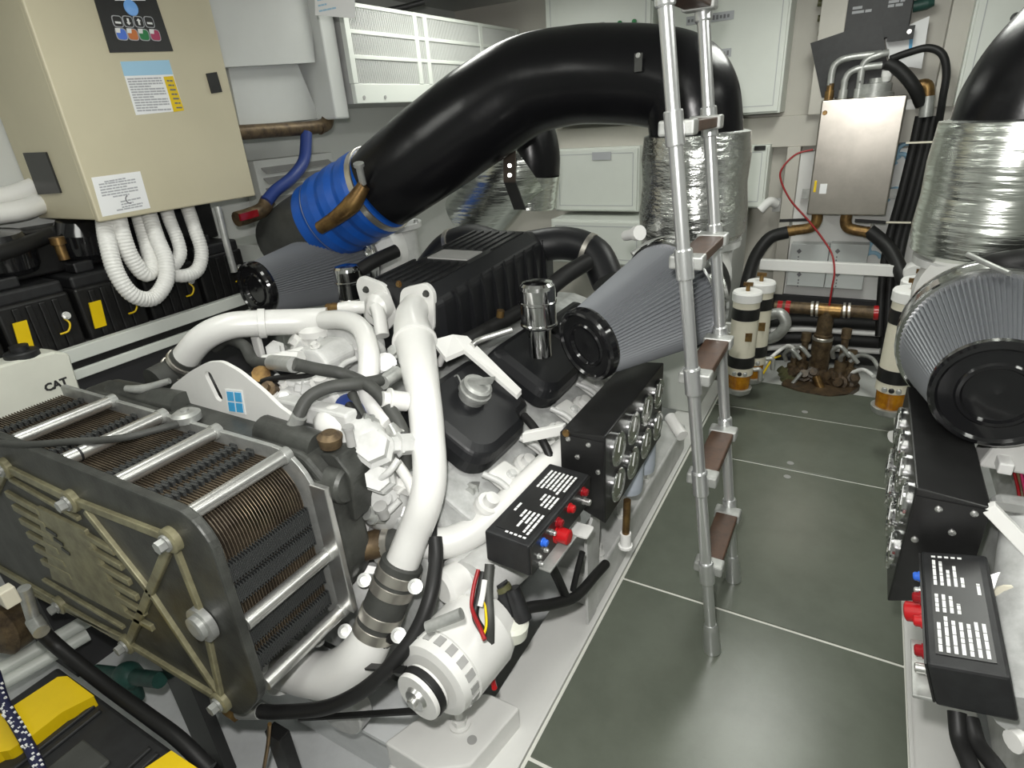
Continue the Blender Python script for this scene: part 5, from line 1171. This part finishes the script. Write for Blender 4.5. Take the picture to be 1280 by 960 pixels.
MB().lathe(V(lidc.x + 0.05, 4.48, zt + 0.11), (0, -0.3, 1), [(0.022, -0.03), (0.03, 0), (0.03, 0.03), (0.0001, 0.035)], 14).build('white_cap', M_white, stn)
for (xp, sg) in ((1021, -1), (1058, 1)):                          # bottom brass elbows with black lever valves
    p0 = P(xp, 272, Y=4.42)
    MB().tube([V(p0.x, 4.42, zb_ + 0.01), V(p0.x, 4.42, zb_ - 0.05), V(p0.x + sg * 0.03, 4.42, zb_ - 0.09), V(p0.x + sg * 0.13, 4.42, zb_ - 0.11)], 0.034, 14).build('brass_elbow', M_brass, stn)
    vl = MB().lathe(V(p0.x + sg * 0.12, 4.42, zb_ - 0.108), (sg, 0, -0.2), [(0.036, 0), (0.036, 0.06), (0.03, 0.062), (0.03, 0.08)], 14).build('lever_valve', M_brass, stn)
    MB().beam(V(p0.x + sg * 0.05, 4.40, zb_ - 0.035), V(p0.x + sg * 0.22, 4.40, zb_ - 0.045), V(0, 0.008, 0), V(0, 0, 0.009)).build('lever', M_rubber, vl)
    MB().cyl(V(p0.x + sg * 0.15, 4.42, zb_ - 0.10), V(p0.x + sg * 0.15, 4.40, zb_ - 0.04), 0.009, n=8).build('lever_stem', M_alur, vl)
pipe_thing('tank_hose', [(985, 290, 4.42), (963, 297, 4.40), (946, 318, 4.3), (936, 345, 4.15), (930, 375, 4.0)], 0.042, M_rubber, 'black hose curving left from the stainless tank to the fuel filters', 'hose')
pipe_thing('tank_hose', [(1086, 288, 4.42), (1103, 302, 4.40), (1116, 318, 4.35), (1128, 345, 4.25), (1135, 370, 4.2)], 0.042, M_rubber, 'black hose curving right from the stainless tank behind the right filters', 'hose')
rcab = pipe_thing('red_cable', [(1016, 187, 4.40), (995, 193, 4.38), (978, 210, 4.36), (976, 225, 4.36), (988, 250, 4.36), (1010, 275, 4.35), (1028, 298, 4.34), (1040, 318, 4.30), (1043, 340, 4.22), (1040, 360, 4.2), (1036, 385, 4.2)], 0.006, mat('dark_red_cable', (0.30, 0.012, 0.015), 0.4), 'thin red cable looping left of the stainless tank', 'cable')
# ---- black boxes above the tank
bbx = thing('relay_box', 'black box with pale printed words at the top of the rear bulkhead', 'box', P(1090, 45, Y=4.58))
ps = [P(1043, -20, Y=4.56), P(1146, -20, Y=4.56), P(1140, 44, Y=4.56), P(1040, 44, Y=4.56)]
MB().box((ps[3].x, 4.56, ps[2].z), (ps[1].x, 4.68, ps[0].z)).build('body', M_black, bbx, bevel=0.004)
MB().box((ps[1].x - 0.1, 4.555, ps[2].z - 0.02), (ps[1].x + 0.03, 4.565, ps[2].z + 0.05)).build('foot_tab', M_black, bbx)
MB().lathe(V(ps[1].x + 0.005, 4.554, ps[2].z + 0.02), (0, -1, 0), [(0.012, 0), (0.012, 0.002)], 12).build('tab_screw', M_alu, bbx)
tx = MB(); a = P(1065, 16, Y=4.5592); lines(tx, a, V(1, 0, 0), V(0, 0, 1), [(0, 0.10, 0), (0, 0.05, 0.022)], 0.014, V(0, -0.0004, 0), rnd); tx.build('box_print', M_inkl, bbx)
tx = MB(); lines(tx, a, V(1, 0, 0), V(0, 0, 1), [(0.18, 0.26, 0.01), (0.18, 0.26, 0.03)], 0.014, V(0, -0.0004, 0), rnd); tx.build('box_print', M_inkl, bbx)
for y in (3, 22, 40):
    MB().lathe(P(1036, y, Y=4.62), (-1, 0, 0.05), [(0.024, -0.06), (0.024, 0.02), (0.018, 0.022), (0.018, 0.06)], 12).build('cable_gland', M_olive, bbx)
MB().lathe(P(1152, 6, Y=4.6), (1, 0, 0.1), [(0.03, -0.04), (0.03, 0.03), (0.02, 0.06)], 12).build('cable_gland', M_teal, bbx)
bpl = thing('backing_sheet', 'tilted black sheet panel between the relay box and the stainless tank', 'panel', P(1060, 110, Y=4.54))
ps = [P(x, y, Y=4.54) for x, y in ((1013, 54), (1102, 24), (1108, 72), (1114, 100), (1090, 122), (1027, 122))]
MB().prism([(p.x, p.z) for p in ps], (0, 4.535, 0), (1, 0, 0), (0, 0, 1), (0, 0.012, 0)).build('sheet', M_black, bpl)
pipe_thing('black_cable', [(1113, 74, 4.46), (1135, 66, 4.44), (1160, 60, 4.42), (1178, 68, 4.40), (1183, 92, 4.40), (1178, 125, 4.42), (1172, 165, 4.5), (1168, 200, 4.55)], 0.020, M_rubber, 'black cable arching up and over to the right of the stainless tank', 'cable')
pipe_thing('black_cable', [(1108, 78, 4.46), (1125, 88, 4.46), (1142, 108, 4.46), (1152, 130, 4.5)], 0.035, M_rubber, 'thick black cable running from the black panel to the brass elbow', 'cable')
bel = thing('brass_elbow', 'brass elbow with grey sleeve at the top of the black tube bundle', 'fitting', P(1158, 115, Y=4.5))
MB().tube([P(1145, 108, Y=4.5), P(1158, 107, Y=4.5), P(1160, 122, Y=4.5)], 0.034, 12).build('elbow', M_brass, bel)
MB().cyl(P(1160, 120, Y=4.5), P(1157, 146, Y=4.5), 0.036, n=14).build('sleeve', M_alur, bel)
for i, dx in enumerate((-7, 3, 11)):
    pipe_thing('black_tube', [(1157 + dx, 145, 4.52), (1147 + dx, 190, 4.52), (1132 + dx, 250, 4.50), (1118 + dx, 300, 4.48), (1110 + dx, 350, 4.4), (1106 + dx, 420, 4.3)], 0.025, M_rubber,
               ['leftmost of three black tubes running down beside the stainless tank', 'middle of three black tubes running down beside the stainless tank', 'rightmost of three black tubes running down beside the stainless tank'][i], 'tube', group='black tube bundle')
for i, (x, y) in enumerate(((1150, 178), (1122, 278))):
    tag(MB().obox(P(x, y, Y=4.455), (0.07, 0, 0.0), (0, 0.004, 0), (0, 0, 0.005)).build('cable_tie', M_cream), ['pale cable tie round the black tubes beside the stainless tank', 'pale cable tie round the black tubes below the stainless tank'][i], 'cable tie')
# glossy white boards with a blue curl, behind and below the tank
bd_ = thing('insulation_board', 'white board with blue curls on the bulkhead behind the stainless tank', 'board', P(1100, 330, Y=4.68))
a = P(985, 190, Y=4.66); b = P(1150, 395, Y=4.66)
MB().box((a.x + 0.05, 4.66, b.z), (b.x + 0.02, 4.69, a.z)).build('sheet', M_white, bd_)
for (x, y, r) in ((1133, 190, 0.05), (1126, 200, 0.035), (1118, 245, 0.045), (1098, 310, 0.055), (1090, 325, 0.05)):
    c = P(x, y, Y=4.655)
    pts_ = [c + V(r * math.cos(math.radians(t)), 0, r * math.sin(math.radians(t))) for t in range(20, 260, 30)]
    MB().tube(pts_, 0.014, 6, 2).build('blue_curl', M_lblue, bd_)
bd2 = thing('paper_sheet', 'white sheet with a blue stripe hung right of the black boxes', 'paper', P(1135, 70, Y=4.62))
ps = [P(1106, 44, Y=4.62), P(1162, 20, Y=4.62), P(1152, 86, Y=4.62), P(1112, 80, Y=4.62)]
MB().loft([ps, [p + V(0, 0.004, 0) for p in ps]]).build('sheet', M_paper, bd2)
ps = [P(1137, 44, Y=4.618), P(1142, 42, Y=4.618), P(1140, 60, Y=4.618), P(1136, 61, Y=4.618)]
MB().loft([ps, [p + V(0, 0.002, 0) for p in ps]]).build('blue_stripe', M_swoosh, bd2)
jb = thing('junction_box', 'pale grey double box with arrow marks low on the rear bulkhead', 'box', P(1035, 360, Y=4.6))
for k_, (xa_, xb_) in enumerate(((987, 1034), (1035, 1083))):
    a = P(xa_, 330, Y=4.6); b = P(xb_, 330, Y=4.6); a.z = P(xa_, 303, Y=4.6).z; b.z = P(1035, 358, Y=4.6).z
    d_ = MB().box((a.x, 4.56, b.z), (b.x, 4.655, a.z)).build('door', mat('pale_grey_box', (0.60, 0.63, 0.62), 0.4), jb, bevel=0.004)
    for yy in (314, 343):
        c = P(xa_ + 12, yy, Y=4.558)
        MB().prism([(-0.016, 0.0), (0, 0.018), (0.016, 0.0), (0, -0.018)], c, (1, 0, 0), (0, 0, 1), (0, -0.002, 0)).build('arrow_mark', M_ink, d_)
        for kk in range(3): MB().prism(rect(0.008, 0.010), c + V(0, 0, -0.04 - 0.022 * kk), (1, 0, 0), (0, 0, 1), (0, -0.002, 0)).build('dot_mark', M_ink, d_)
    MB().box((b.x - 0.02, 4.552, (a.z + b.z) / 2 - 0.03), (b.x - 0.008, 4.56, (a.z + b.z) / 2 + 0.02)).build('latch', M_grey, d_)
rl = thing('guard_rail', 'white square guard rail across the rear end of the walkway', 'rail', P(1040, 335, Y=4.3))
a = P(950, 330, Y=4.28); b = P(1128, 345, Y=4.28)
MB().box((a.x, 4.26, a.z - 0.035), (b.x + 0.1, 4.30, a.z + 0.035)).build('bar', M_white, rl, bevel=0.004)
MB().lathe((b.x + 0.05, 4.2, a.z), (0, 1, 0), [(0.05, 0), (0.06, 0.03), (0.06, 0.08)], 16).build('corner_joint', M_white, rl)
MB().cyl((b.x + 0.06, 4.24, a.z), (b.x + 0.06, 4.24, 0.0), 0.035, n=16).build('stanchion', M_white, rl)
# ---- sea water manifold at the end of the floor
sm = thing('seawater_manifold', 'grimy bronze tee manifold with valves at the far end of the walkway', 'manifold', P(1030, 480, Y=4.12))
cz = P(1030, 387, Y=4.22)
MB().cyl(P(968, 383, Y=4.22), P(1098, 391, Y=4.22), 0.040, n=18).build('cross_pipe', M_bronze, sm)
for x in (972, 982): MB().cyl(P(x, 384, Y=4.22), P(x + 6, 384.4, Y=4.22), 0.046, n=18).build('red_union', M_red, sm)
MB().cyl(P(1092, 391, Y=4.22), P(1098, 391, Y=4.22), 0.046, n=18).build('red_union', M_red, sm)
for x in (1014, 1020, 1054, 1060): MB().cyl(P(x, 386 + (x - 1014) * 0.05, Y=4.22), P(x + 3, 386 + (x - 1014) * 0.05, Y=4.22), 0.050, n=20).build('pipe_clamp', M_band, sm)
MB().cyl(P(1023, 387, Y=4.22), P(1051, 389, Y=4.22), 0.046, n=18).build('tee', M_brass, sm)
st = P(1034, 388, Y=4.22)
MB().lathe((st.x, 4.22, st.z), (0, 0, -1), [(0.048, 0), (0.048, 0.16), (0.058, 0.165), (0.058, 0.19), (0.062, 0.20), (0.062, 0.44), (0.085, 0.47)], 20).build('riser', M_bronze, sm)
MB().lathe((st.x, 4.22, st.z - 0.18), (0, 0, -1), [(0.06, 0), (0.064, 0.005), (0.064, 0.02), (0.06, 0.025)], 20).build('pipe_clamp', M_band, sm)
rk = random.Random(21)
for i, (x, y, r0) in enumerate(((984, 476, 0.06), (1004, 480, 0.065), (1028, 484, 0.075), (1054, 483, 0.07), (1014, 470, 0.055), (1043, 472, 0.06), (994, 466, 0.05), (1064, 474, 0.05))):
    p = P(x, y, Y=4.10); p.z = max(p.z, 0.0)
    ax_v = V(rk.uniform(-1, 1), rk.uniform(-1, 0.2), rk.uniform(0.2, 0.9))
    MB().lathe(p + V(0, 0, 0.01), ax_v, [(r0 * 0.6, -r0), (r0, -r0 * 0.6), (r0, r0 * 0.2), (r0 * 0.7, r0 * 0.3), (r0 * 0.7, r0 * 0.8), (r0 * 0.45, r0 * 0.85), (r0 * 0.45, r0 * 1.3)], 8, smooth=False).build('valve_body', M_dirt if i else M_olive, sm)
gq = [P(x, y, Z=0.0) for x, y in ((975, 482), (988, 470), (1012, 468), (1062, 470), (1076, 484), (1060, 494), (1034, 496), (1000, 490))]
MB().prism(rpoly([(p.x, p.y) for p in gq], 0.03), (0, 0, -0.02), (1, 0, 0), (0, 1, 0), (0, 0, 0.03)).build('grime_pad', M_dirt, sm)
for (x, y, h) in ((1003, 452, 0.20), (1052, 452, 0.22), (992, 455, 0.12), (1062, 460, 0.12)):
    p = P(x, y, Y=4.12)
    MB().lathe(p, (0, 0.1, 1), [(0.04, -0.10), (0.04, 0.0), (0.022, 0.01), (0.022, h * 0.7), (0.03, h * 0.72), (0.03, h)], 12).build('valve_stem', M_bronze, sm)
    MB().tube([p + V(-0.05, 0, 0.02), p + V(-0.06, -0.03, 0.08), p + V(-0.02, -0.05, 0.12), p + V(0.04, -0.05, 0.06)], 0.014, 8).build('steel_link', M_alur, sm)
MB().tube([P(1020, 470, Y=4.02), P(1026, 485, Y=4.0), P(1034, 494, Y=3.99)], 0.025, 10).build('drip_lip', M_brass, sm)
MB().tube([P(1002, 466, Y=4.02), P(990, 480, Y=4.0), P(982, 487, Y=3.99)], 0.012, 8).build('lever', M_alur, sm)
# bundle of pipes and cables crossing behind the manifold
for i in range(5):
    y = 398 + i * 11
    m = M_rubber if i % 2 == 0 else M_white
    pipe_thing('cross_cable' if i % 2 == 0 else 'cross_pipe', [(960 - i * 2, y + 4, 4.45), (1000, y + 2, 4.5), (1050, y + 5, 4.5), (1100, y + 8, 4.45)], 0.042 if i % 2 == 0 else 0.022, m,
               ['topmost black cable crossing behind the manifold', 'upper white pipe crossing behind the manifold', 'middle black cable crossing behind the manifold', 'lower white pipe crossing behind the manifold', 'lowest black cable crossing behind the manifold'][i], 'cable' if i % 2 == 0 else 'pipe')
struct(MB().box((-0.6, 4.56, -0.02), (0.42, 4.60, 0.44)).build('shade_trim', mat('recess_shade', (0.02, 0.02, 0.022), 0.6)))  # flat black sheet painting the shade of the recess behind the crossing pipes
pipe_thing('coiled_hose', [(958, 395, 4.0), (975, 392, 3.98), (982, 405, 3.97), (970, 420, 3.98), (955, 425, 4.0)], 0.035, M_alur, 'grey hose curling beside the left fuel filters', 'hose')
for i, (pts_, mm, l_) in enumerate((([(955, 455, 3.9), (972, 440, 3.95), (985, 432, 4.05), (998, 440, 4.1)], M_white, 'white tube winding left of the manifold'),
                         ([(952, 470, 3.85), (965, 450, 3.9), (975, 445, 4.0)], M_yellow, 'thin yellow wire beside the left fuel filter'),
                         ([(1062, 452, 4.1), (1075, 444, 4.1), (1090, 448, 4.0), (1098, 460, 3.9)], M_alur, 'grey metal tube winding right of the manifold'),
                         ([(1060, 468, 4.1), (1078, 462, 4.05), (1092, 470, 3.95)], M_white, 'white tube low on the right of the manifold'))):
    pipe_thing('small_tube', pts_, 0.012 if i != 1 else 0.007, mm, l_, 'tube')

# ------------------------------------------------------------------ fuel filters
def fuel_filter(xb, yb, Y_, s, label):
    """cream canister, two black bands, white lid with tee handle, amber bowl in a metal cup; (xb, yb) its foot in the photograph"""
    f = P(xb, yb, Y=Y_); up = V(0, 0, 1)
    t = thing('fuel_filter', label, 'filter', f, 'fuel filters beside the walkway')
    r = 0.075 * s
    H = [0.0, 0.14, 0.62]
    MB().lathe(f, up, [(r * 0.55, 0.0), (r * 0.95, 0.02 * s), (r * 1.05, 0.05 * s), (r * 0.98, 0.052 * s)], 28).build('drip_cup', M_alur, t)
    MB().lathe(f, up, [(r * 0.5, 0.025 * s), (r * 0.82, 0.05 * s), (r * 0.88, 0.14 * s), (r * 0.7, 0.142 * s)], 28).build('fuel_bowl', M_amber, t)
    bd = MB().lathe(f, up, [(r * 0.9, 0.14 * s), (r, 0.145 * s), (r, 0.60 * s), (r * 0.9, 0.605 * s)], 32).build('canister', M_cream, t)
    for z in (0.23, 0.53): MB().lathe(f, up, [(r, (z - 0.035) * s), (r * 1.03, (z - 0.034) * s), (r * 1.03, (z + 0.034) * s), (r, (z + 0.035) * s)], 32).build('clamp_band', M_satin, t)
    MB().lathe(f, up, [(r * 0.98, 0.60 * s), (r * 1.1, 0.605 * s), (r * 1.1, 0.65 * s), (r * 1.02, 0.66 * s), (0.0001, 0.66 * s)], 32).build('lid', M_white, t)
    m = MB().cyl(f + up * 0.66 * s, f + up * 0.70 * s, 0.012 * s, n=12)
    m.obox(f + up * 0.70 * s, (0.026 * s, 0, 0), (0, 0.008 * s, 0), (0, 0, 0.010 * s)); m.build('tee_handle', M_brass, t)
    dv = (CAM - f); dv.z = 0; dv.normalize(); sv = V(-dv.y, dv.x, 0)
    q_ = f + up * 0.40 * s + dv * (r * 0.985) + sv * (r * 0.30)
    MB().obox(q_ - dv * 0.004 * s, sv * (0.026 * s), dv * (0.004 * s), up * (0.026 * s)).build('brass_plate', M_brass, t)
    for k in (-1, 0, 1): MB().lathe(f + up * 0.165 * s + dv * (r * 0.95) + sv * (0.03 * s * k), dv, [(0.013 * s, -0.01), (0.013 * s, 0.008), (0.008 * s, 0.010)], 12).build('drain_knob', M_alur if k else M_satin, t)
    xo = -0.72 if f.x < 0 else 0.44
    MB().box((min(f.x, xo), f.y + r * 0.6, f.z + 0.30), (max(f.x, xo), f.y + r * 1.05, f.z + 0.36)).build('mounting_bracket', M_white, t)
    MB().tube([f + up * 0.17 * s + sv * r, f + up * 0.17 * s + sv * (r * 1.5), f + up * 0.10 * s + sv * (r * 1.6)], 0.014 * s, 8).build('fuel_line', M_alur, t)
    return t
fuel_filter(922, 492, 3.45, 0.97, 'cream fuel filter nearest the ladder, in front of its twin')
fuel_filter(938, 478, 3.70, 1.0, 'cream fuel filter behind the front one of the left pair')
fuel_filter(1108, 518, 3.25, 1.0, 'cream fuel filter right of the walkway with a full amber bowl')
fuel_filter(1118, 498, 3.50, 1.0, 'cream fuel filter behind the front one of the right pair')

fb = thing('filter_board', 'white upright board behind the right pair of fuel filters', 'board', (0.46, 3.4, 0.0))
MB().box((0.44, 3.1, -0.004), (0.47, 3.8, 0.75)).build('board', M_cab, fb, bevel=0.004)
# ------------------------------------------------------------------ lower left: tool box, valves, bilge pipes
tb = thing('tool_box', 'black plastic tool box with yellow latches in the lower left corner', 'tool box', (-1.64, 0.26, -0.12))
tx0, tx1, ty0, ty1 = -2.06, -1.22, 0.10, 0.425
MB().box((tx0, ty0, -0.12), (tx1, ty1, 0.17)).build('body', M_black, tb, bevel=0.015, seg=3)
MB().box((tx0 - 0.006, ty0 - 0.006, 0.165), (tx1 + 0.006, ty1 + 0.006, 0.215)).build('lid', M_black, tb, bevel=0.012, seg=3)
MB().box((-1.70, 0.16, 0.21), (-1.56, 0.33, 0.226)).build('lid_recess', M_rubgrey, tb, bevel=0.006)
for x in (-1.79, -1.755, -1.50, -1.465): MB().box((x - 0.008, 0.12, 0.21), (x + 0.008, 0.405, 0.224)).build('lid_ridge', M_black, tb, bevel=0.004)
def latch(pts, z, h=0.02):
    ps = [P(x, y, Z=z) for x, y in pts]
    return MB().loft([ps, [p + V(0, 0, -h) for p in ps]]).build('latch', M_yellow, tb, bevel=0.006)
latch([(17, 882), (72, 846), (84, 845), (118, 870), (78, 890), (38, 921)], 0.255, 0.045)
latch([(-20, 890), (2, 892), (24, 930), (12, 938), (0, 940), (-20, 950)], 0.25, 0.05)
latch([(178, 962), (214, 938), (250, 962), (240, 985), (190, 990)], 0.25, 0.05)
stp = thing('woven_strap', 'dark blue strap flecked with white lying across the tool box', 'strap', P(20, 900, Z=0.28))
pts_ = [P(-6, 842, Z=0.32), P(6, 880, Z=0.32), P(22, 908, Z=0.31), P(40, 940, Z=0.30), P(55, 975, Z=0.29)]
MB().tube(pts_, 0.014, 10).build('cord', mat('navy_cord', (0.01, 0.012, 0.05), 0.6), stp)
fk = MB(); path = MB().spline(pts_, 8); rnd = random.Random(9)
for p in path:
    for k in range(2):
        q_ = p + V(rnd.uniform(-0.012, 0.012), rnd.uniform(-0.012, 0.012), 0.012)
        fk.obox(q_, (0.0028, 0, 0), (0, 0.0028, 0), (0, 0, 0.0024))
fk.build('white_flecks', M_print, stp, kind='stuff')
pipe_thing('bilge_hose', [(52, 790, 0.44), (80, 815, 0.455), (130, 855, 0.465), (185, 895, 0.465), (225, 925, 0.465), (262, 962, 0.465)], 0.022, M_rubber, 'black hose slanting past the tool box below the heat exchanger', 'hose')
hf = thing('hose_fitting', 'steel hose fitting hanging under the heat exchanger cover', 'fitting', P(38, 765, Y=0.45))
MB().cyl(P(30, 735, Y=0.45), P(42, 775, Y=0.44), 0.018, n=12).build('ferrule', M_alur, hf)
MB().cyl(P(42, 775, Y=0.44), P(52, 790, Y=0.43), 0.023, n=12).build('sleeve', M_alur, hf)
bpm = thing('bronze_pump', 'bronze pump housing at the left edge below the heat exchanger', 'pump', P(2, 790, Y=0.46))
MB().lathe(P(2, 790, Y=0.46), (0.2, -1, 0.2), [(0.09, -0.08), (0.10, 0.0), (0.07, 0.03), (0.03, 0.035)], 24).build('housing', M_bronze, bpm)
MB().obox(P(10, 745, Y=0.40), (0.02, 0, 0), (0, 0.02, 0), (0, 0, 0.03)).build('flange', M_cream, bpm, bevel=0.004)
gv = thing('green_valve', 'dark green bronze valve below the heat exchanger corner', 'valve', P(150, 850, Y=0.75))
MB().ell(P(160, 845, Y=0.60), 0.06, 0.05, 0.05).build('body', M_teal, gv)
MB().cyl(P(120, 840, Y=0.58), P(200, 850, Y=0.62), 0.028, n=14).build('pipe', M_teal, gv)
MB().cyl(P(165, 850, Y=0.60), P(172, 872, Y=0.60), 0.025, n=12).build('stem', M_teal, gv)
for i, (y, r) in enumerate(((0, 0.03), (18, 0.026))):
    pipe_thing('bilge_pipe', [(-20, 850 + y, -0.1), (50, 810 + y, -0.1), (110, 775 + y, -0.1)], r, M_cab, ['upper of two white pipes under the heat exchanger at the left edge', 'lower of two white pipes under the heat exchanger at the left edge'][i], 'pipe', 'Z')
# frame beams across the bilge under the engine front
MB
cbm = thing('cross_beam', 'white transverse frame in the bilge under the engine front', 'beam', (-1.6, 0.95, ZB))
MB().box((-2.4, 0.92, ZB), (-1.04, 1.02, -0.10)).build('frame', M_bilge, cbm, bevel=0.004)
MB().box((-2.4, 0.86, -0.11), (-1.04, 1.06, -0.095)).build('flange', M_bilge, cbm)
for (x, y, hw, l_) in ((253, 905, 0.085, 'wide black steel prop standing below the heat exchanger corner'), (357, 945, 0.035, 'narrow black steel prop below the black coolant hose')):
    c = P(x, y, Y=0.66)
    pr_ = thing('steel_prop', l_, 'support', (c.x, c.y, ZB))
    MB().box((c.x - hw, c.y - 0.02, ZB), (c.x + hw, c.y + 0.02, 0.40 if hw > 0.05 else c.z + 0.12)).build('column', M_satin, pr_, bevel=0.003)
    MB().box((c.x - hw, c.y - 0.035, ZB), (c.x + hw, c.y - 0.02, ZB + 0.03)).build('toe_plate', M_satin, pr_)
pipe_thing('yellow_wire', [(337, 905, 0.62), (335, 930, 0.62), (330, 960, 0.62)], 0.006, M_brass, 'thin yellow wire hanging beside the black leg', 'wire')
